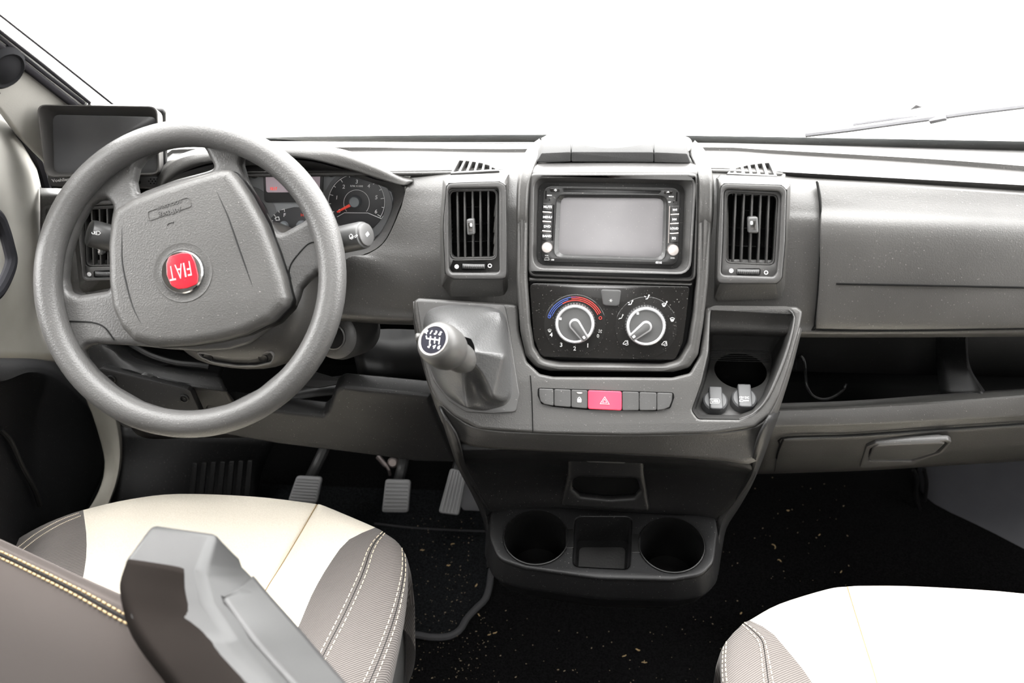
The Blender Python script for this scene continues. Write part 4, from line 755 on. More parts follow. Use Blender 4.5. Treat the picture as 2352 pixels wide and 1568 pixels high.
# ------------------------------------------------------------------ air vents
def vent(name, lab, F, back, front, inner, hole, slats, knob, thumb, dot, ring, n_vis=None, deep=.034, wb=-.045):
    t_ = thing(name, lab, 'air vent', F.hit(*pairs(hole)[2]), 'dashboard air vents')
    rb = rounded(F.uvs(pairs(back), wb*.3), .008, 4); rf = rounded(F.uvs(pairs(front), .008), .008, 4); ri = rounded(F.uvs(pairs(inner), .008), .005, 4); r2 = rounded(F.uvs(pairs(inner), 0), .004, 4)
    def ring3(u_, w_): return crom([F.p(a, c, w_) for a, c in u_], 96, True)
    def al(R):   # start every ring at its top-left corner
        k0 = min(range(len(R)), key=lambda i: (R[i]-F.P).dot(F.U)-(R[i]-F.P).dot(F.V)); return R[k0:]+R[:k0]
    cb_ = (sum(a for a, _ in rb)/len(rb), sum(c for _, c in rb)/len(rb)); rb2 = [(cb_[0]+(a-cb_[0])*1.0, cb_[1]+(c-cb_[1])*1.0) for a, c in rb]
    MB().loops([al(ring3(rb2, wb)), al(ring3(rb, wb*.3)), al(ring3([(a*.3+x*.7, c*.3+y*.7) for (a, c), (x, y) in zip(rf, rf)], .003)), al(ring3(rf, .008))]).build('housing', DASH, t_, smooth=50)
    hp_ = rounded(F.uvs(pairs(hole), 0), .003, 4); c0 = (sum(a for a, _ in rf)/len(rf), sum(c for _, c in rf)/len(rf))
    MB().plate(F, [rf, ri], .001, .0085, .0025, 2).plate(F, [[(c_[0], c_[1]) for c_ in r2], hp_], -.004, .001, .0008).build('face_frame', DASHT, t_)
    MB().loops([[F.p(a, c, 0) for a, c in hp_], [F.p(a, c, -deep) for a, c in hp_]], False, True).build('duct', VOID, t_, face=FACE)
    hi_ = inset(hp_, .955); MB().plate(F, [hp_, hi_], -.014, -.0015, .0008).build('grille_frame', DASHT, t_)
    hq = pairs(hole)
    for k in range(3):
        f_ = (k+1)/4; a0 = [hq[0][i]+(hq[3][i]-hq[0][i])*f_ for i in (0, 1)]; a1 = [hq[1][i]+(hq[2][i]-hq[1][i])*f_ for i in (0, 1)]
        p0, p1 = F.uv(*a0, -.03), F.uv(*a1, -.03); MB().add([F.p(*p0, -.024), F.p(*p1, -.024), F.p(*p1, -.04), F.p(*p0, -.04)], [[0, 1, 2, 3]]).build('rear_blade', BLACK, t_, solid=.0015, face=FACE)
    for a0, c0_, a1, c1 in slats:
        p0, p1 = Vector(F.uv(a0, c0_, -.002)), Vector(F.uv(a1, c1, -.002)); hw = F.m(a0, c0_, 2.3)
        MB().plate(F, [(p0.x-hw, p0.y), (p0.x+hw, p0.y), (p1.x+hw, p1.y), (p1.x-hw, p1.y)], -.016, -.002, .001).build('slat', DASHT, t_)
    if knob:
        k_ = MB().plate(F, rounded(F.uvs(pairs(knob), .006), .0025), -.004, .009, .002, 2).build('slider', plastic('slider_grey', (.06, .06, .06), .4) if 'slider_grey' not in bpy.data.materials else bpy.data.materials['slider_grey'], t_)
        kk = inset(F.uvs(pairs(knob), .006), .55); MB().plate(F, [(a-.0005, c) for a, c in kk], .0085, .0098, .0004).build('chrome_insert', CHROME, k_)
    if thumb:
        th = pairs(thumb); o = MB().plate(F, rounded(F.uvs(th, .002), .003), -.003, .0015, .0008).build('wheel_slot', VOID, t_)
        p0, p1 = Vector(F.uv(*th[0], .004)), Vector(F.uv(*th[2], .004)); w_ = p1.x-p0.x; cy_ = (p0.y+p1.y)/2; h_ = abs(p0.y-p1.y)*.36
        rg = []
        for k in range(25):
            f_ = -1+2*k/24; rg.append([F.p((p0.x+p1.x)/2+f_*w_*.46, cy_+s*h_, .001+.0035*math.sqrt(max(0, 1-f_*f_*.9))+(.0006 if k % 2 else -.0004)) for s in (1, -1)])
        MB().loops([[a for a, _ in rg], [c for _, c in rg]], closed=False).build('thumb_wheel', bpy.data.materials.get('slider_grey') or plastic('slider_grey', (.06, .06, .06), .4), t_, solid=.002, face=FACE, smooth=20)
    if dot: MB().lathe(F, F.uv(*dot, .001), [(F.m(*dot, 5), .001), (F.m(*dot, 5), .0014)], 20).build('print', WHITE, t_)
    if ring: MB().stroke(F, arc(ring[0], ring[1], 3.9, 0, 346, 1, 18), 1.7, .0013, closed=True).build('print', WHITE, t_)
vent('air_vent', 'rectangular air vent left of the stereo, above the gear lever', VC, '1018 404, 1150 399, 1167 403, 1168 560, 1167 680, 1036 681, 1014 655, 1010 520', '1025 420, 1146 416, 1163 424, 1165 560, 1164 642, 1044 642, 1022 632, 1017 520',
     '1029 433, 1143 432, 1146 440, 1146 560, 1147 627, 1036 627, 1031 618, 1029 520', '1031 437, 1141 435, 1140 594, 1034 596',
     [(1049.6, 441, 1052, 592), (1066.5, 440, 1068, 592), (1085, 439, 1086, 592), (1103, 438, 1103.5, 592), (1121.5, 437, 1121.5, 592)], '1072 503, 1089 501, 1091 538, 1074 540', '1059 604, 1116 602, 1116 620, 1059 621', (1049, 612), (1125, 610))
vent('air_vent', 'rectangular air vent right of the stereo, beside the storage lid', VC, '1650 403, 1800 408, 1816 425, 1812 560, 1802 660, 1792 686, 1640 693, 1641 560', '1655 420, 1796 424, 1808 436, 1804 560, 1797 640, 1785 652, 1646 652, 1649 540',
     '1663 434, 1788 440, 1796 448, 1791 560, 1785 626, 1778 636, 1656 632, 1661 540', '1669 440, 1788 447, 1779 610, 1665 605',
     [(1690.5, 444, 1684, 602), (1709.5, 445, 1703, 603), (1728.5, 446, 1723, 604), (1748, 447, 1742, 605), (1767, 448, 1761, 606)], '1718 498, 1740 497, 1742 535, 1719 535', '1691 616, 1748 616, 1747 633, 1691 632', (1679.6, 621.5), (1759.6, 625.7))
vent('air_vent', 'tall air vent behind the steering wheel on the driver side', VD, '168 450, 322 440, 330 560, 322 660, 184 672, 172 560', '178 462, 312 455, 318 560, 312 640, 190 645, 180 560', '186 474, 306 468, 309 560, 306 636, 194 640, 189 560', '192 480, 302 474, 302 610, 197 613',
     [(210, 480, 214, 611), (228, 479, 231, 610), (246, 478, 248, 609), (264, 477, 265, 609), (282, 476, 283, 609)], '225 560, 238 560, 238 585, 226 585', '214 622, 262 620, 262 637, 214 638', (205, 629.6), None)
VE = Fr(aty(112, 540, .075), tilt(15))
vent('side_window_vent', 'narrow vent slit at the outer end of the dash beside the door', VE, '98 470, 142 466, 148 560, 138 620, 110 622, 100 560', '100 474, 138 472, 142 560, 134 614, 112 615, 103 560', '102 477, 134 476, 138 560, 131 608, 114 609, 106 560', '104 480, 130 479, 130 604, 112 605', [(117, 480, 121, 603)], None, None, None, None, deep=.03, wb=-.02)
# demister grilles on the deck
def dgr(lab, F, cells):
    t_ = thing('demister_grille', lab, 'grille', F.hit(*pairs(cells[0])[0]), 'demister grilles on the deck')
    allp = [p_ for c_ in cells for p_ in pairs(c_)]
    x0, x1 = min(p_[0] for p_ in allp), max(p_[0] for p_ in allp)
    bo_ = pairs(cells[0])[:1]
    top = [pairs(c_)[0] for c_ in cells]+[pairs(cells[-1])[1]]; bot = [pairs(c_)[3] for c_ in cells]+[pairs(cells[-1])[2]]
    out = [(top[0][0]-6, top[0][1]-4)]+[(a, c-4) for a, c in top[1:-1]]+[(top[-1][0]+7, top[-1][1]-4), (bot[-1][0]+8, bot[-1][1]+4)]+[(a, c+4) for a, c in bot[-2:0:-1]]+[(bot[0][0]-7, bot[0][1]+4)]
    MB().plate(F, [F.uvs(out)]+[rounded(F.uvs(pairs(c_)), .0008, 3) for c_ in cells], -.014, 0, .001).build('grille_plate', DASHT, t_)
    MB().plate(F, F.uvs(out), -.018, -.0135, .001).build('grille_duct', VOID, t_)
GD = Fr(aty(1090, 383, .0735), tilt(82)); GD2 = Fr(aty(1730, 388, .0735), tilt(82))
dgr('small demister grille of slanted slots above the left centre vent', GD, ['1055.5 368, 1064 369, 1052 393, 1041.5 394', '1070 369, 1078 370, 1070 391.5, 1058.5 392.5', '1085 371, 1093 372, 1088 391, 1076 391.5', '1099.5 373.5, 1109 375, 1105.5 389.5, 1093.5 390.5', '1114 377, 1124 380, 1124 388.5, 1111.5 389.5', '1130 384, 1133 385, 1139 388, 1129 388.5'])
dgr('small demister grille of slanted slots above the right centre vent', GD2, ['1682 391, 1684 389.5, 1685 395.5, 1676 395.5', '1690.5 386.5, 1701 383.5, 1703 396, 1692 396', '1708 382, 1717 379.5, 1721.5 397.5, 1712 397.5', '1724 378.5, 1733.5 377, 1739 398, 1729 398', '1740 376.5, 1750 375, 1757.5 399, 1747.5 399', '1757 374.5, 1766 374, 1778 400.5, 1766 400'])
# ------------------------------------------------------------------ instrument cluster
ICF = Fr((-.48, .105, .935), tilt(24))
IC = thing('instrument_cluster', 'instrument cluster with rev counter and red lit display behind the steering wheel', 'instrument cluster', ICF.P)
ICF2 = Fr(aty(690, 470, .10), tilt(24)); F0 = ICF2
# dish: rim at the fascia, floor set back
rimw = .035
rimp = [(934, 427), (919, 482), (888, 552), (848, 582), (795, 597), (700, 640), (560, 660), (430, 620), (380, 520), (366, 425), (440, 388), (560, 364), (700, 366), (810, 393), (870, 412)]
flp = [(903, 440), (902, 482), (876, 535), (846, 562), (795, 578), (700, 612), (560, 632), (450, 596), (408, 520), (396, 440), (450, 402), (560, 380), (700, 384), (800, 402), (860, 420)]
R0 = crom([F0.hit(a, c, rimw) for a, c in rimp], 80, True); R1 = crom([F0.hit(a, c, .029) for a, c in flp], 80, True); R2 = crom([F0.hit(a, c, .0) for a, c in [(x*.985+10, y*.985+7) for x, y in flp]], 80, True)
MB().loops([R0, [p_.lerp(q_, .15)+F0.N*.004 for p_, q_ in zip(R0, R1)], R1, R2]).build('dish', DASHT, IC, solid=.002, face=FACE)
flu = [(q_-F0.P) for q_ in R2]; flu = [(q_.dot(F0.U), q_.dot(F0.V)) for q_ in flu]
MB().plate(F0, flu, -.006, .001, .0005).build('dial_board', plastic('cluster_board_grey', (.30, .31, .32), .5, 500, .3), IC)
BK_ = plastic('dial_black', (.032, .032, .034), .45, 900, 0)
CLR = plastic('gauge_surround', (.17, .172, .178), .45, 900, .05)
def gau(cx_, cy_, rx, ry, mat=BK_, w_=.003): return MB().plate(F0, circle(F0.uv(cx_, cy_, w_), F0.m(cx_, cy_, rx), F0.m(cx_, cy_, ry), 56), -.002, w_, .0008).build('dial_face', mat, IC)
gau(822, 472, 80, 82, CLR, .0022); g1 = gau(819, 466, 66, 67, BK_, .0034)
gau(568, 500, 70, 74, CLR, .0022); gau(560, 505, 60, 64, BK_, .0034)
g2 = MB().plate(F0, rounded(F0.uvs(pairs('612 545, 618 505, 640 484, 676 475, 712 476, 745 490, 752 545')), .01), -.002, .003, .0008).build('dial_face', BK_, IC)
def P(mat, fn, par=g1): s_ = MB(); fn(s_); return s_.build('print', mat, par)
def ea(cx_, cy_, rx, ry, a0, a1, n=40): return [(cx_+rx*math.cos(math.radians(a0+(a1-a0)*i/n)), cy_+ry*math.sin(math.radians(a0+(a1-a0)*i/n))) for i in range(n+1)]
def tach(s_):
    W_ = .0037
    s_.stroke(F0, ea(819, 464, 64.5, 64, 152, 393), 1.3, W_)
    for k in range(13):
        t_ = math.radians(157+k*(391-157)/12); l_ = 8 if k % 2 == 0 else 5
        s_.stroke(F0, [(819+64*math.cos(t_), 464+63.5*math.sin(t_)), (819+(64-l_)*math.cos(t_), 464+(63.5-l_)*math.sin(t_))], 1.5, W_)
    s_.stroke(F0, ea(819, 466, 29.5, 30, 140, 400), 1.0, W_); s_.stroke(F0, pairs('774 498, 791 488.5, 845 489, 876 502, 880 496'), 1.2, W_)
    for tx, a, c in (('1', 773, 454), ('2', 789, 429), ('3', 819, 417.5), ('4', 846.5, 427.5), ('5', 864, 453.5), ('6', 863, 486), ('0', 779, 485)): s_.text(F0, tx, a, c, 9, 0, W_, shear=.15)
    s_.text(F0, 'RPM X1000', 819, 427.5, 4.4, 0, W_)
P(WHITE, tach)
hub = MB().lathe(F0, F0.uv(814, 464, .012), [(F0.m(814, 464, 14), .003), (F0.m(814, 464, 13), .012), (F0.m(814, 464, 11), .0135), (.0004, .0138)], 32).build('needle_hub', plastic('needle_hub_grey', (.13, .14, .15), .45, 900, 0), IC)
RN = glow('needle_red', (.65, .05, .03), .25)
def needle(a0, c0_, a1, c1, w0, w1, par=hub):
    p0, p1 = Vector(F0.uv(a0, c0_, .008)), Vector(F0.uv(a1, c1, .008)); d = (p1-p0).normalized(); nn = Vector((-d.y, d.x)); h0, h1 = F0.m(a0, c0_, w0)/2, F0.m(a0, c0_, w1)/2
    MB().plate(F0, [tuple(p0+nn*h0), tuple(p0-nn*h0), tuple(p1-nn*h1), tuple(p1+nn*h1)], .006, .0085, .0005).build('needle', RN, par)
needle(808, 469, 774, 487, 7, 4)
h2 = MB().lathe(F0, F0.uv(649, 520, .01), [(F0.m(649, 520, 11), .003), (F0.m(649, 520, 10), .010), (.0004, .0115)], 28).build('needle_hub', bpy.data.materials['needle_hub_grey'], IC); needle(640, 520, 622, 519, 4, 3, h2)
h3 = MB().lathe(F0, F0.uv(690, 518, .01), [(F0.m(690, 518, 11), .003), (F0.m(690, 518, 10), .010), (.0004, .0115)], 28).build('needle_hub', bpy.data.materials['needle_hub_grey'], IC)
def fuel(s_):
    W_ = .0033
    s_.text(F0, 'F', 653, 494, 8.5, 0, W_, shear=.15)
    for q in ('647 481.5, 653 480, 653.5 486', '640 484, 641.5 488', '629 492.5, 633 497', '622 505, 627 507', '705 482.5, 707 487', '720 492, 717 496'): s_.stroke(F0, pairs(q), 1.5, W_)
    s_.stroke(F0, pairs('633 499, 640 498, 642 505, 634 506'), 2.4, W_, closed=True); s_.stroke(F0, pairs('631 502, 634 501'), 2, W_)
P(WHITE, fuel, g2); P(RN, lambda s_: (s_.text(F0, 'T', 697, 484, 8, 0, .0033), s_.text(F0, 'H', 694, 494, 7, 0, .0033)), g2)
lc = MB().plate(F0, rounded(F0.uvs(pairs('605 386, 745 386, 742 464, 609 464')), .003), -.002, .0042, .001).build('display_frame', plastic('display_frame_grey', (.035, .035, .036), .35, 900, 0), IC)
MB().plate(F0, rounded(F0.uvs(pairs('612 390, 738 390, 736 440, 614 441')), .002), .003, .0048, .0003).build('display', glow('display_pale_mauve', (.38, .31, .34), .45), lc)
s_ = MB(); s_.text(F0, '10:17', 628, 433.5, 7, 0, .005, sx=.8); s_.text(F0, '2120', 676, 433, 8.5, 0, .005); s_.text(F0, 'A', 668, 412, 6, 0, .005); s_.build('lettering', glow('display_red', (.9, .06, .03), .9), lc)
for a, c in ((583.6, 400), (761, 397)): MB().lathe(F0, F0.uv(a, c, .004), [(F0.m(a, c, 10), 0), (F0.m(a, c, 9.5), .005), (F0.m(a, c, 6), .0062), (.0004, .0064)], 28).build('reset_button', plastic('reset_button_grey', (.05, .05, .05), .5, 900, .05), IC)
MB().tube([F0.hit(738, 372, .01), F0.hit(741, 400, .005)], .0022, 8).build('divider', BLACK, IC)
# ------------------------------------------------------------------ steering wheel
WF = Fr((-.4758, -.07, .895), tilt(40)); WR, WT = .1680, .0158
SWH = thing('steering_wheel', 'grey four-spoke steering wheel turned upside down, red badge on its pad', 'steering wheel', WF.P)
rg = []
for i in range(96):
    t_ = 2*math.pi*i/96; rg.append([WF.p((WR+WT*math.cos(f_))*math.cos(t_), (WR+WT*math.cos(f_))*math.sin(t_), WT*1.08*math.sin(f_)) for f_ in [2*math.pi*k/20 for k in range(20)]])
rg.append(rg[0]); MB().loops(rg).build('rim', WHEELM, SWH)
HW = -.008
def hole(q, r_=.006, sm=True):
    u_ = WF.uvs(pairs(q), HW)
    return [(p_[0], p_[1]) for p_ in crom([Vector((a, c, 0)) for a, c in u_], 110, True)] if sm else rounded(u_, r_, 5)
o1 = hole('555 343, 577 336, 614 352, 660 390, 696 432, 713 470, 711 494, 694 507, 642 536, 622 512, 608 488, 584 446, 565 413, 553 373', .008, False)
o2 = hole('305 415, 312 383, 328 362, 358 342, 400 328, 440 321, 455 324, 470 344, 491 384, 470 392, 400 410, 330 436, 312 446', .008, False)
o3 = hole('204 466, 222 456, 242 455, 257 471, 252 500, 246 560, 247 640, 250 666, 178 677, 154 670, 147 640, 150 600, 160 560, 178 510', .008, False)
o4 = hole('728 622, 722 632, 706 644, 690 662, 684 682, 676 700, 656 722, 618 752, 566 788, 520 802, 455 806, 380 801, 306 793, 222 789, 197 793, 186 803, 192 822, 215 850, 260 889, 320 923, 380 942, 440 946, 520 928, 590 893, 650 843, 690 788, 717 731, 728 680, 731 640', .006, False)
MB().plate(WF, [circle((0, 0), WR, n=96), o1, o2, o3, o4], -.030, HW, .008, 3).build('spokes', WHEELM, SWH, smooth=60)
pad = rounded(WF.uvs(pairs('262 478, 300 455, 380 426, 460 401, 505 388, 528 388, 545 408, 570 446, 606 512, 630 575, 650 636, 661 684, 655 702, 622 736, 560 766, 500 782, 430 793, 360 796, 306 784, 276 752, 256 708, 248 650, 246 560, 252 505'), .02), [.012, .01, .01, .01, .01, .008]+[.01]*18, 4)
pd = MB().plate(WF, pad, -.022, .024, .012, 5).build('airbag_cover', PADM, SWH, smooth=60)
pad2 = inset(pad, 1.012); MB().plate(WF, pad2, -.026, .000, .002, 2).build('cover_gap', BLACK, SWH)
PW = .0242
for q in ('497 437, 510 466, 524 498, 547 564, 562 606, 582 662', '281 512, 280 560, 281 604, 291 655, 306 706, 327 748'):
    MB().tube(crom([WF.hit(a, c, PW-.0006) for a, c in pairs(q)], 30), [.0003+.0009*math.sin(math.pi*min(1, max(0, (i+1)/31))) for i in range(30)], 8).build('tear_seam', BLACK, pd)
lab = rounded(WF.uvs(pairs('338 487, 430 453, 437 457, 440 474, 341 508'), PW), .002, 4)
MB().plate(WF, [lab, inset(lab, .965)], PW-.001, PW+.0006, .0003).build('embossed_frame', PADM, pd)
s_ = MB(); s_.text(WF, 'AIRbag', 390, 487, 11, math.radians(180+17), PW, .0012, sx=1.25); s_.text(WF, 'ROOLEYBIR', 388, 470, 7, math.radians(180+17), PW, .001, sx=1.2); s_.build('embossed_lettering', plastic('emboss_dark', (.045, .044, .043), .45, 900, 0), pd)
s_ = MB(); s_.stroke(WF, pairs('384 518, 387 513.5, 396 511, 398 513, 399 509'), 1.4, PW); s_.build('horn_mark', BLACK, pd)
bc = WF.uv(419, 625, .026); br = WF.m(419, 625, 50, .026)
MB().lathe(WF, bc, [(br*1.40, PW-.001), (br*1.37, PW+.0006), (br*1.2, PW-.0002), (br*1.05, PW+.0004)], 56, cap1=False).build('badge_dish', PADM, pd)
bd = MB().lathe(WF, bc, [(br*1.0, PW-.002), (br*.99, PW+.003), (br*.94, PW+.0045), (br*.80, PW+.0042), (.0005, PW+.0042)], 56).build('badge', CHROME, SWH)
sh_ = WF.uvs(pairs('389 589, 420 580, 438 581, 448 600, 456 632, 455 652, 430 662, 410 664, 394 656, 384 632, 383 606'), .028)
MB().plate(WF, rounded(sh_, .006, 4), PW+.003, PW+.0054, .0008, 2).build('badge_shield', BADGE, bd)
s_ = MB()
for tx, a, c in (('F', 434, 614.5), ('I', 424, 618), ('A', 411.5, 621), ('T', 394.5, 625.5)): s_.text(WF, tx, a, c, 36 if tx != 'I' else 35, math.radians(180+12), PW+.0054, .0008, sx=.52 if tx != 'I' else .8, bold=-.004)
s_.build('badge_lettering', SILV, bd)
for q in ('668 640, 664 622, 672 600, 700 566, 716 556, 728 560, 731 590', '134 745, 140 738, 175 738, 215 741, 240 752, 262 781', '134 748, 136 770, 145 790, 170 815, 200 842'):
    MB().tube(crom([WF.hit(a, c, HW+.0004) for a, c in pairs(q)], 24), .0009, 6).build('thumb_seam', BLACK, SWH)
# ------------------------------------------------------------------ column, stalks, ignition
CO = thing('steering_column', 'grey steering column shroud with a long screw recess under the wheel', 'steering column', WF.p(0, 0, -.1))
def ell(w_, cu_, cv_, rx, ry, n=40): return [WF.p(cu_+rx*math.copysign(abs(math.cos(t_))**.8, math.cos(t_)), cv_+ry*math.copysign(abs(math.sin(t_))**.8, math.sin(t_)), w_) for t_ in [2*math.pi*k/n for k in range(n)]]
MB().loops([ell(-.034, .03, -.005, .075, .062), ell(-.045, .032, -.008, .088, .078), ell(-.075, .036, -.012, .095, .090), ell(-.11, .036, -.010, .092, .094), ell(-.16, .03, .0, .085, .085), ell(-.26, .02, .02, .07, .07)], True, True).build('shroud', plastic('shroud_grey', (.030, .0285, .0265), .42, 900, .08, .3), CO, smooth=60)
def onsh(a, c): # point on the front-lower slope of the shroud
    P0 = WF.p(.032, -.072, -.043); nn = (WF.N*.8-WF.V*.6+WF.U*.05).normalized(); d = ray(a, c); return CAM+d*((P0-CAM).dot(nn)/d.dot(nn)), nn
p_, nn = onsh(560, 820); SHF = Fr(p_, nn)
rc = rounded(SHF.uvs(pairs('451 806, 470 808, 520 816, 570 817, 600 806, 624 804, 631 816, 626 830, 590 838, 545 838, 490 830, 462 818')), .005)
MB().plate(SHF, [rc, inset(rc, .955)], -.003, .003, .0012).build('recess_edge', plastic('recess_edge_grey', (.11, .108, .105), .35, 900, 0), CO)
MB().plate(SHF, inset(rc, .96), -.004, .0006, .0004).build('recess_floor', DARK, CO)
for a, c in ((477, 820), (604, 822)): MB().lathe(SHF, SHF.uv(a, c, .001), [(.0065, .0004), (.0055, .0022), (.0035, .0014), (.0008, .0014)], 18).build('screw', BLACK, CO)
IG = thing('ignition_switch', 'round ignition lock with key slot behind the wheel rim', 'ignition switch', aty(766, 772, .0))
IFr = Fr(aty(766, 772, -.005), (-.18, -.86, .47))
MB().lathe(IFr, (0, 0), [(.036, -.07), (.034, -.02), (.030, -.004), (.024, .0)], 36, cap1=True).build('housing', DASHT, IG)
MB().lathe(IFr, (0, 0), [(.0175, -.002), (.0172, .003), (.0155, .0042), (.0150, .002)], 32, cap1=False).build('lock_ring', DASHT, IG)
MB().lathe(IFr, (0, 0), [(.0148, 0), (.0146, .003), (.0005, .0034)], 32).build('lock_barrel', BLACK, IG)
MB().plate(IFr, rounded(IFr.uvs(pairs('757 783, 760 786, 776 760, 773 757')), .001), .002, .0042, .0004).build('key_slot', plain('worn_brass', (.62, .58, .46), .35, .6), IG)
def stalk(nm, lab, p0, p1, r_, icon):
    t_ = thing(nm, lab, 'stalk', p0); d = (p1-p0).normalized(); F = Fr(p1, d); L = (p1-p0).length
    bd_ = MB().lathe(F, (0, 0), [(r_*.55, -L), (r_*.62, -L*.75), (r_*.9, -L*.62), (r_*1.0, -L*.56), (r_*1.0, -.005), (r_*.95, -.001), (r_*.86, 0)], 36).build('lever', plastic('stalk_grey_'+nm, (.04, .04, .04), .42, 900, .05), t_, smooth=40)
    if icon == 'wiper': MB().lathe(F, (0, 0), [(r_*.84, -.001), (r_*.82, .0028), (r_*.72, .0036), (.0005, .0038)], 32).build('end_button', plastic('stalk_button_grey', (.055, .054, .054), .42, 900, .05), t_)
    return t_, F, bd_
a_, b__ = WF.p(.10, .045, -.085), aty(838, 539, -.005)
t_, F, bd_ = stalk('wiper_stalk', 'wiper stalk with push button on the right of the steering column', a_, b__, .0165, 'wiper')
MB().plate(F, [(-.003, -.002), (.003, -.002), (.003, .002), (-.003, .002)], .0037, .0040, .0001).build('print', WHITE, bd_)
fc_ = (CAM-b__).normalized(); ax_ = (b__-a_).normalized(); pn = (fc_-ax_*fc_.dot(ax_)).normalized(); SP_ = Fr(b__-ax_*.03+pn*.0169, pn, up=ax_.cross(pn)*-1 if False else (0, 0, 1))
s_ = MB(); s_.stroke(SP_, pairs('802 541, 806 537.5, 810 541, 808 548, 804 548'), 1.0, 0, closed=True)
for q in ('805.5 549, 806 544', '808 550, 808 543', '810.5 548, 810 543', '812 544, 819 539, 821 541, 815 546'): s_.stroke(SP_, pairs(q), 1.0, 0)
s_.build('print', WHITE, bd_)
a2, b2 = WF.p(-.075, .040, -.085), aty(204, 534, -.01)
t_, F, bd_ = stalk('light_stalk', 'light stalk on the left of the steering column, before the vent', a2, b2, .0165, 'light')
fc_ = (CAM-b2).normalized(); ax_ = (b2-a2).normalized(); pn = (fc_-ax_*fc_.dot(ax_)).normalized(); SP2 = Fr(b2-ax_*.02+pn*.0169, pn)
s_ = MB(); s_.stroke(SP2, arc(214, 534, 3.2, -60, 200, 1, 12), 1.2, 0); s_.stroke(SP2, pairs('222 531, 227 531, 231 535, 227 539, 222 539'), 1.2, 0, closed=True)
for k in range(3): s_.stroke(SP2, [(217.5, 532+k*3), (220.5, 532+k*3)], 1.0, 0)
s_.build('print', WHITE, bd_)
# ------------------------------------------------------------------ pedals
def pedal(lab, y_, tl, px, arm, nr, vert=False):
    F = Fr(aty(*pairs(px)[0], y_), tilt(tl)); q = F.uvs(pairs(px)); t_ = thing('pedal', lab, 'pedal', F.hit(*pairs(px)[2]), 'foot pedals')
    p_ = MB().plate(F, rounded(q, .006, 4), -.012, 0, .003, 2).build('pad', PEDAL, t_)
    TL, TR, BR, BL = [Vector(a) for a in q]
    for k in range(nr):
        f_ = (k+.9)/(nr+.8)
        if vert: a, c = TL.lerp(TR, f_), BL.lerp(BR, f_); a, c = a.lerp(c, .04), c.lerp(a, .04)
        else: a, c = TL.lerp(BL, f_), TR.lerp(BR, f_); a, c = a.lerp(c, .07), c.lerp(a, .07)
        MB().tube([F.p(a.x, a.y, .0004), F.p(c.x, c.y, .0004)], .0018 if not vert else .0022, 6).build('tread_rib', PEDAL, p_)
    if arm:
        A = trip(arm); MB().tube(crom([aty(a, c, yy) for a, c, yy in A], 14), [.010]*14, 10).build('arm', plastic('pedal_arm_black', (.02, .02, .02), .45, 900, .05) if 'pedal_arm_black' not in bpy.data.materials else bpy.data.materials['pedal_arm_black'], t_)
    return t_
pedal('worn grey clutch pedal pad, partly hidden by the driver seat', .27, 42, '681 1092, 739 1095, 726 1157, 660 1152', '706 1110 .285, 726 1070 .30, 745 1030 .33, 756 990 .38', 8)
pedal('worn grey brake pedal pad with horizontal ribs', .27, 42, '885 1100, 943 1102, 937 1177, 876 1177', '910 1120 .285, 922 1080 .30, 928 1050 .33, 934 1010 .38', 8)
pedal('long grey accelerator pedal with lengthwise grooves beside the console', .26, 50, '1034 1074, 1072 1084, 1053 1183, 1006 1177', '1045 1100 .28, 1052 1070 .30, 1060 1040 .36', 5, True)
MB().plate(Fr(aty(1085, 1140, .29), tilt(30)), rounded(Fr(aty(1085, 1140, .29), tilt(30)).uvs(pairs('1066 1090, 1140 1090, 1140 1176, 1064 1172, 1056 1160')), .004), -.006, 0, .002).build('pedal_stop_plate', plastic('stop_plate_grey', (.10, .10, .105), .5, 900, .05), DB)
bp = thing('pedal_bracket', 'small bare metal bracket hanging between clutch and brake pedals', 'bracket', aty(892, 1070, .32))
MB().tube(crom([aty(a, c, yy) for a, c, yy in trip('868 1048 .33, 880 1062 .32, 892 1076 .31, 896 1090 .31')], 8), [.005]*4+[.003]*4, 8).build('rod', plain('dull_steel', (.30, .26, .25), .4, .8), bp)
MB().lathe(Fr(aty(902, 1062, .32), tilt(40)), (0, 0), [(.010, -.01), (.010, 0), (.007, .003), (.001, .003)], 16).build('bolt', bpy.data.materials['dull_steel'], bp)
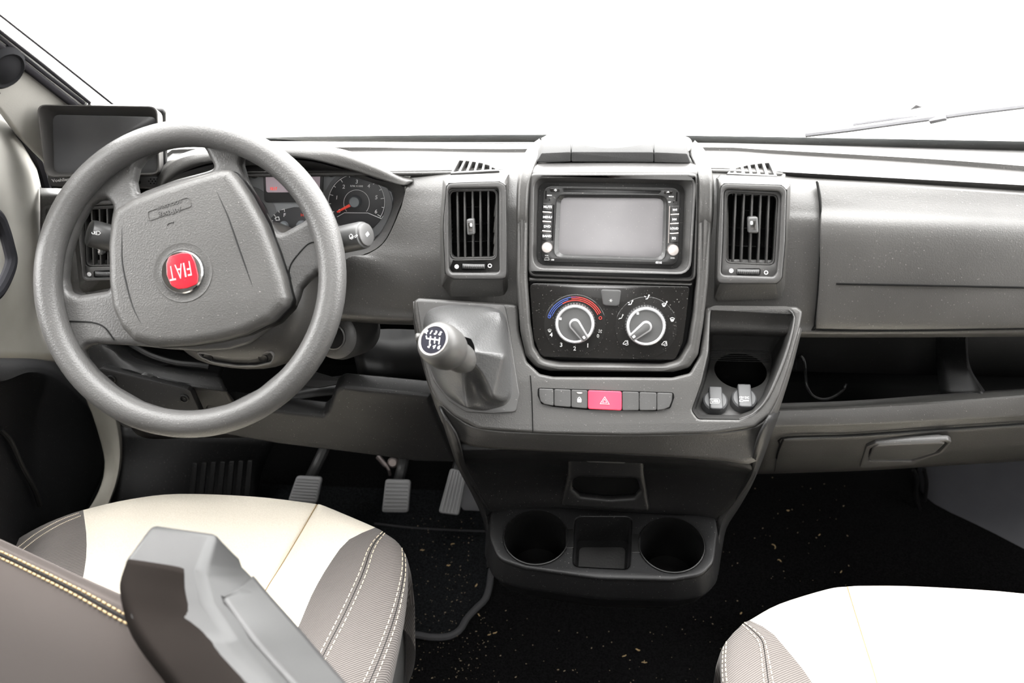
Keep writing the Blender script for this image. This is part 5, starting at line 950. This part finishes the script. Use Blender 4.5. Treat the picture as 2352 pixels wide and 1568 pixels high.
# ------------------------------------------------------------------ seats
def seat_cushion(root, cols, cuts, mats, names, stitches, front, nrow=26, sub=4, side=None, extra=None):
    """cols: world-point lists from the front edge to the back; cuts: column indexes where the cover changes"""
    cols = [c+[c[-1]+Vector((0, -.16, -.005)), c[-1]+Vector((0, -.30, -.02))] for c in cols]; nrow += 6
    C_ = [crom(c, nrow) for c in cols]; fine = []
    for k in range(nrow):
        P = [c[k] for c in C_]; row = []
        for i in range(len(P)-1):
            p1, p2 = P[i], P[i+1]; p0 = P[i-1] if i else p1*2-p2; p3 = P[i+2] if i+2 < len(P) else p2*2-p1
            for j in range(sub):
                t_ = j/sub; row.append(.5*((2*p1)+(p2-p0)*t_+(2*p0-5*p1+4*p2-p3)*t_*t_+(3*p1-p0-3*p2+p3)*t_**3))
        row.append(P[-1]); fine.append(row)
    f0 = fine[0]; sk = []
    for dy, dz in front: sk.append([q+Vector((0, dy, dz)) for q in f0])
    allr = sk+fine
    for (i0, i1), mt, nm in zip(cuts, mats, names):
        MB().loops([r[i0*sub:i1*sub+1] for r in allr], closed=False).build(nm, mt, root, face=(0, -.3, 3), smooth=70)
    def onsurf(ci, k):   # ci may be fractional column
        x = ci*sub; a = int(min(math.floor(x), len(fine[0])-2)); f_ = x-a; return fine[k][a].lerp(fine[k][a+1], f_)
    for si, (ci, off, mt, r_, dash) in enumerate(stitches):
        pts = crom([onsurf(ci(k) if callable(ci) else ci, k)+Vector((0, 0, off)) for k in range(nrow)], 220)
        pts = crom([sk[len(sk)-1][0]] if False else pts, 220)
        m_ = MB()
        if dash:
            for i in range(0, 216, 3): m_.tube(pts[i:i+3], r_, 5)
        else: m_.tube(pts, r_, 6)
        m_.build('stitching' if dash else 'seam', mt, root)
    return fine
DS = thing('driver_seat', 'driver seat with beige centre, brown side bolsters and raised grey armrest', 'seat', (-.5, -.35, .05), 'cab seats')
def sc_(q, z): return [atz(a, c, z) for a, c in pairs(q)]
def scz(q): return [atz(a, c, z_) for a, c, z_ in trip(q)]
cols = [scz('22 1262 .44, -50 1400 .44, -130 1600 .44, -220 1800 .44'), scz('40 1238 .475, -10 1400 .475, -70 1568 .475, -140 1760 .475'), scz('112 1199 .50, 70 1360 .505, 20 1568 .505, -40 1760 .505'),
        scz('191 1171 .497, 199 1240 .495, 192 1320 .49, 150 1500 .49, 90 1740 .49'), scz('300 1146 .49, 300 1300 .485, 270 1500 .48, 220 1730 .48'), scz('410 1134 .488, 400 1300 .48, 370 1500 .475, 320 1730 .475'), scz('580 1140 .488, 540 1300 .482, 480 1500 .477, 420 1700 .477'),
        scz('712 1155 .490, 672 1222 .487, 630 1292 .485, 578 1375 .482, 470 1600 .48'), scz('728 1158.5 .485, 690 1225 .481, 648 1295 .478, 597 1380 .476, 480 1620 .476'), scz('746 1162 .490, 706 1232 .488, 664 1304 .485, 612 1390 .482, 500 1640 .48'),
        scz('862 1211 .497, 800 1240 .497, 756 1296 .495, 718 1362 .493, 690 1428 .49, 600 1640 .488'), scz('880 1222 .505, 853 1256 .508, 830 1320 .508, 788 1412 .506, 738 1510 .505, 650 1700 .50'),
        scz('916 1248 .497, 912 1300 .500, 890 1380 .50, 846 1488 .498, 790 1600 .497, 720 1740 .495'), scz('935 1290 .478, 936 1345 .478, 922 1440 .478, 893 1540 .477, 850 1660 .475, 800 1780 .475'), scz('931 1340 .435, 930 1400 .435, 918 1480 .435, 898 1580 .435, 865 1680 .435, 820 1790 .435'), scz('915 1390 .385, 912 1450 .385, 898 1540 .385, 880 1610 .385, 850 1700 .385, 800 1800 .385')]
FRONT = [(-.02, -.17), (.012, -.10), (.014, -.045), (.006, -.012)]
fine = seat_cushion(DS, cols, [(0, 3), (3, 10), (10, 15)], [BROWN, BEIGE, BROWN], ['side_bolster', 'cushion', 'side_bolster'], [
    (10.92, .0006, STITCH, .00065, True), (11.12, .0006, STITCH, .00065, True), (11.02, .0002, BLACK, .0005, False), (12.3, .0008, STITCH, .00065, True), (12.62, .0008, STITCH, .00065, True), (12.46, .0003, BLACK, .0005, False),
    (8.0, .0002, TANLINE, .0007, False)], FRONT)  # last entry: tan line painted as the brown shade of a fold crease
for q in ('52 1262 .505, 92 1231 .507, 140 1203 .507, 190 1182 .504', '42 1256 .504, 84 1224 .506, 136 1195 .506, 186 1176 .503'):
    pts_ = crom(scz(q), 130); m_ = MB()
    for i in range(0, 126, 3): m_.tube(pts_[i:i+3], .00065, 5)
    m_.build('stitching', STITCH, DS)
MB().grid([[(-.74, -.08, .40), (-.30, -.10, .40)], [(-.74, -.06, .30), (-.28, -.09, .30)], [(-.72, -.06, .05), (-.30, -.08, .05)]], 10).build('seat_base', BLACK, DS, solid=.01, face=FACE)
MB().grid([scz('925 1400 .36, 900 1520 .36, 860 1660 .36'), scz('935 1440 .28, 925 1530 .28, 890 1660 .28'), scz('945 1500 .16, 938 1568 .16, 920 1660 .16')], 12).build('base_cover', plastic('seat_base_grey', (.10, .10, .10), .5), DS, solid=.005, face=(.5, -.3, 1))
# backrest: the reclined right-hand edge near the camera
def d3(q): return [atd(a, c, d_) for a, c, d_ in trip(q)]
E1 = d3('-260 1124 1.26, -130 1180 1.19, 0 1237 1.12, 100 1283 1.066, 185 1323 1.02, 261 1357 .98, 340 1393 .94, 450 1450 .89, 600 1540 .82'); E0 = d3('-260 1154 1.34, -130 1210 1.27, 0 1267 1.20, 100 1313 1.146, 185 1353 1.10, 261 1387 1.06, 340 1423 1.02, 450 1480 .97, 600 1570 .90')
E1b = d3('-264 1137 1.245, -134 1194 1.175, -4 1252 1.105, 97 1299 1.05, 183 1340 1.003, 260 1376 .963, 340 1413 .923, 452 1472 .872, 604 1566 .802')
E2 = d3('-270 1154 1.23, -140 1211 1.16, -6 1270 1.09, 97 1319 1.035, 186 1364 .987, 270 1411 .945, 350 1452 .905, 462 1512 .855, 616 1610 .785'); E3 = d3('-300 1268 1.195, -170 1330 1.125, -30 1394 1.055, 80 1448 1.0, 180 1500 .952, 270 1552 .91, 356 1600 .87, 476 1670 .82, 636 1780 .75')
E4 = d3('-340 1475 1.165, -205 1542 1.095, -60 1614 1.025, 60 1676 .97, 168 1738 .922, 266 1798 .88, 360 1856 .84, 490 1930 .79, 660 2050 .72')
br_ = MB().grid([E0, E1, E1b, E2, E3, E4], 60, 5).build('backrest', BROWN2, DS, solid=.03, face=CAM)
for off, mt, dash in ((-.0055, TANLINE, True), (.0055, TANLINE, True), (0, BLACK, False)):
    e_ = crom(E2, 240); nrm = [(CAM-q).normalized() for q in e_]; tan = [(e_[min(i+1, 239)]-e_[max(i-1, 0)]).normalized() for i in range(240)]
    pt = [q+nn_*(.0018 if dash else .0008)+tt.cross(nn_)*off for q, nn_, tt in zip(e_, nrm, tan)]; m_ = MB()
    if dash:
        for i in range(0, 236, 3): m_.tube(pt[i:i+3], .0010, 6)
    else: m_.tube(pt, .0010, 6)
    m_.build('stitching' if dash else 'seam', mt, br_)
# raised armrest on the inner side of the backrest
def rg4(L, R, S, back=.0): 
    L, R, S = atd(*L), atd(*R), atd(*S); return [L, R, S, S+(L-R)*1.02]
secs = [rg4((346, 1200, .945), (500, 1222, .925), (548, 1285, .965)), rg4((283, 1282, .915), (463, 1310, .89), (575, 1312, .945)), rg4((267, 1345, .895), (478, 1390, .872), (630, 1372, .925)), rg4((297, 1433, .865), (535, 1474, .842), (694, 1442, .893)), rg4((393, 1568, .80), (640, 1590, .775), (800, 1568, .825)), rg4((520, 1740, .73), (790, 1750, .705), (980, 1765, .75)), rg4((700, 1980, .65), (1000, 1990, .62), (1200, 2000, .665))]
arm = MB().loops(secs, True, True).build('armrest', ARMP, DS, bevel=.013, seg=5)
arm.modifiers['bevel'].angle_limit = .3
fo_ = Vector((0, 0, 0))
def offs(k, a, b_, d_):   # point on the top (dark) face
    L, R, S, B = secs[k]; n_ = (R-L).cross(secs[min(k+1, 6)][0]-secs[max(k-1, 0)][0]).normalized(); n_ = n_ if n_.dot(CAM-L) > 0 else -n_; return L.lerp(R, a)+n_*d_
pr_ = []
for k in range(1, 7): pr_.append([offs(k, a, 0, d_) for a, d_ in ((-.012, -.016), (.015, -.005), (.08, .0012), (.2, .002), (.5, .0022), (.70, .0018), (.78, 0), (.82, -.006))])
pr_[0] = [p_.lerp(q_, .03) for p_, q_ in zip(pr_[0], pr_[1])]
MB().grid(pr_, 24, 5).build('armrest_pad', ARMD, arm, solid=.004, face=CAM)
sr_ = []
for k in range(1, 7):
    L, R, S, B = secs[k]; n_ = (S-R).cross(secs[min(k+1, 6)][1]-secs[max(k-1, 0)][1]).normalized(); n_ = n_ if n_.dot(CAM-R) > 0 else -n_; sr_.append([R.lerp(S, f_)+n_*.0022 for f_ in (.24, .6, .93)])
sr_[0] = [p_.lerp(q_, f_) for p_, q_, f_ in zip(sr_[0], sr_[1], (.85, .52, .2))]
MB().grid(sr_, 12, 5).build('armrest_side_cover', plastic('armrest_cover_grey', (.026, .026, .026), .42, 900, .03, 0, .35), arm, solid=.005, face=CAM)
# passenger seat
PS = thing('passenger_seat', 'passenger seat cushion in bright beige with brown side bolster', 'seat', (.45, -.45, .05), 'cab seats')
cols = [scz('1690 1600 .385, 1700 1680 .385, 1720 1800 .385'), scz('1660 1545 .435, 1668 1640 .435, 1690 1780 .435'), scz('1654 1508 .475, 1656 1560 .475, 1664 1640 .475, 1690 1800 .475'), scz('1672 1468 .497, 1672 1530 .50, 1684 1620 .50, 1720 1800 .50'), scz('1708 1431 .502, 1748 1468 .506, 1757 1510 .506, 1766 1580 .506, 1800 1800 .50'), scz('1722 1424 .497, 1768 1448 .497, 1806 1490 .495, 1866 1568 .49, 1990 1780 .488'),
        scz('1790 1387 .492, 1840 1440 .490, 1900 1568 .486, 1990 1780 .485'), scz('1900 1353 .488, 1926 1400 .484, 1960 1490 .48, 1990 1568 .478, 2050 1780 .478'), scz('1946 1347 .487, 1962 1400 .481, 1990 1490 .477, 2014 1568 .475, 2070 1780 .475'), scz('1990 1345 .488, 2000 1400 .484, 2030 1568 .478, 2080 1780 .478'), scz('2120 1347 .488, 2130 1440 .482, 2140 1568 .476, 2150 1780 .475'), scz('2352 1363 .488, 2370 1470 .482, 2400 1600 .478, 2440 1780 .478'),
        scz('2560 1400 .497, 2600 1500 .50, 2640 1640 .50, 2660 1800 .50'), scz('2660 1440 .44, 2710 1560 .44, 2740 1700 .44, 2760 1800 .44'), scz('2660 1490 .385, 2700 1600 .385, 2740 1740 .385')]
seat_cushion(PS, cols, [(1, 5), (5, 12), (12, 14)], [BROWN, BEIGE, BROWN], ['side_bolster', 'cushion', 'side_bolster'], [
    (3.9, .0006, STITCH, .00065, True), (4.12, .0006, STITCH, .00065, True), (4.01, .0002, BLACK, .0005, False), (2.55, .0008, STITCH, .00065, True), (2.85, .0008, STITCH, .00065, True), (8.0, .0002, TANLINE, .0008, False)], FRONT)  # the tan line here is painted shade along the cushion's fold
MB().grid([[(.20, -.24, .40), (.72, -.24, .40)], [(.20, -.22, .30), (.72, -.22, .30)], [(.24, -.22, .05), (.68, -.22, .05)]], 10).build('seat_base', BLACK, PS, solid=.01, face=FACE)
# ------------------------------------------------------------------ floor mat, debris, wiper
FZ = .05
mt = thing('floor_mat', 'black floor mat with a corded edge under the pedals', 'floor mat', (-.4, .15, FZ))
me_ = [atz(a, c, FZ+.006) for a, c in pairs('560 1440, 760 1462, 935 1457, 990 1463, 1030 1461, 1056 1446, 1072 1420, 1094 1396, 1114 1376, 1123 1350, 1127 1320, 1131 1300')]+[Vector((-.145, .30, FZ+.006)), Vector((-.16, .40, FZ+.006)), Vector((-.72, .40, FZ+.006)), Vector((-.74, .12, FZ+.006))]
MF_ = Fr((0, 0, FZ), (0, 0, 1), (0, 1, 0))
MB().plate(MF_, [(q.x, q.y) for q in me_], .0005, .005, .001).build('mat_pile', MATM, mt)
MB().tube(crom(me_[:12], 60), .0062, 8).build('corded_edge', plastic('mat_cord_grey', (.045, .045, .048), .8, 260, .8), mt)
MB().tube(crom([atz(a, c, FZ+.006) for a, c in pairs('860 1202, 950 1212, 1040 1217, 1120 1220')], 20), .002, 6).build('heel_seam', plastic('heel_seam_grey', (.03, .03, .032), .9), mt)
def inside(px, py):
    if 1090 < px < 1660 and py < 1412-abs(px-1390)*.05: return False
    if px < 940+0*(py) : return False
    if px > 1640 and py > 1350+(1900-px)*.6 and px < 1900: return False
    if px >= 1900 and py > 1345: return False
    return not (px > 2100 and py > 1100+(px-2100)*.9)
cr_ = MB(); n_ = 0
while n_ < 340:
    if rnd.random() < .55: px, py = rnd.uniform(940, 1120), rnd.uniform(1190, 1560)
    elif rnd.random() < .6: px, py = rnd.uniform(940, 1660), rnd.uniform(1400, 1568)
    else: px, py = rnd.uniform(1650, 1950), rnd.uniform(1090, 1440)
    if not inside(px, py): continue
    c = atz(px, py, FZ+.0065); s = rnd.choice((.0005, .0006, .0008, .0011)); cr_.box(c, (s*rnd.uniform(1, 3), s, s), (rnd.random(), rnd.random(), rnd.random()*3)); n_ += 1
tag(cr_.build('crumbs', CRUMB), 'pale crumbs scattered over the black carpet', 'crumbs', kind='stuff')
# larger splinters one by one
chips = [('1137 1453 9 .5', 'wood splinter on the carpet left below the cup holder unit, nearest its corner'), ('1465 1492 9 -.4', 'pale oval chip on the carpet between the seats, topmost of three together'), ('1434 1506 9 .5', 'ochre splinter on the carpet between the seats, leftmost of three together'), ('1480 1521 11 0', 'T-shaped splinter on the carpet between the seats, lowest of three together'),
         ('1030 1298 8 .2', 'tan chip on the floor mat left of the cup holder unit'), ('1094 1344 8 1.2', 'ochre flake near the corded edge of the floor mat'), ('1124 1457 7 .5', 'short pale splinter beside the mat corner'), ('970 1263 9 .1', 'straw splinter on the mat beside the driver seat'), ('1040 1250 8 .4', 'bent straw piece on the mat below the accelerator'),
         ('1100 1412 8 -.9', 'pale splinter just outside the mat edge'), ('1810 1172 6 0', 'white chip on the dark passenger floor'), ('1776 1255 14 -1.2', 'curved grass stalk on the dark passenger floor'), ('1790 1288 9 -.7', 'straight straw piece on the dark passenger floor below the curved stalk'), ('1932 1313 7 1', 'straw fragment on the passenger floor before the seat'), ('1882 1228 6 .8', 'tiny tan splinter in the middle of the passenger floor'), ('1702 1408 6 .9', 'brown crumb on the floor beside the passenger seat corner')]
for k, (q, lb) in enumerate(chips):
    px, py, L, an = [float(x) for x in q.split()]; a = an; c = atz(px, py, FZ+.008); d = Vector((math.cos(a), math.sin(a), 0)); h = L/2*1.75/2400*1.15
    m_ = MB(); bend = Vector((-d.y, d.x, 0))*h*(.7 if 'curved' in lb or 'bent' in lb else .06); n0 = 8
    rr = .0012 if 'chip' in lb or 'flake' in lb or 'crumb' in lb else .0009
    m_.tube([c+d*h*(-1+2*i/n0)+bend*(1-(-1+2*i/n0)**2)+Vector((0, 0, .0008*math.sin(i))) for i in range(n0+1)], [rr*(.55+.45*math.sin(math.pi*(i+.5)/(n0+1))) for i in range(n0+1)], 6)
    if 'T-shaped' in lb: m_.tube([c, c+Vector((-d.y, d.x, 0))*h*.9], rr*.7, 6)
    tag(m_.build('splinter', CHIP), lb, 'splinter', 'wood splinters on the floor')
# wiper lying against the outside of the windshield
WP = Fr(WS.p(0, 0, -.035), WS.N)
wp = thing('windshield_wiper', 'wiper arm and blade seen through the windshield at right', 'wiper', WP.hit(2150, 268))
WM = plain('wiper_glare_grey', (.16, .16, .17), .5)  # black wiper lightened to grey, glare put into its colour
MB().tube([WP.hit(a, c) for a, c in pairs('1850 309, 1950 297, 2050 283, 2130 272, 2230 258, 2352 243, 2480 227')], .0042, 8).build('blade', WM, wp)
MB().tube([WP.hit(a, c, -.012) for a, c in pairs('1960 285, 2050 272, 2140 266, 2240 252, 2352 236, 2480 214')], .0032, 8).build('arm', WM, wp)
WQ = WP.uvs(pairs('2132 270, 2172 262, 2176 268, 2136 277')); MB().plate(WP, rounded(WQ, .002), -.014, .006, .002).build('clip', WM, wp)
WQ = WP.uvs(pairs('2090 266, 2105 254, 2120 260')); MB().plate(WP, rounded(WQ, .001), -.016, -.008, .001).build('arm_hinge', WM, wp)
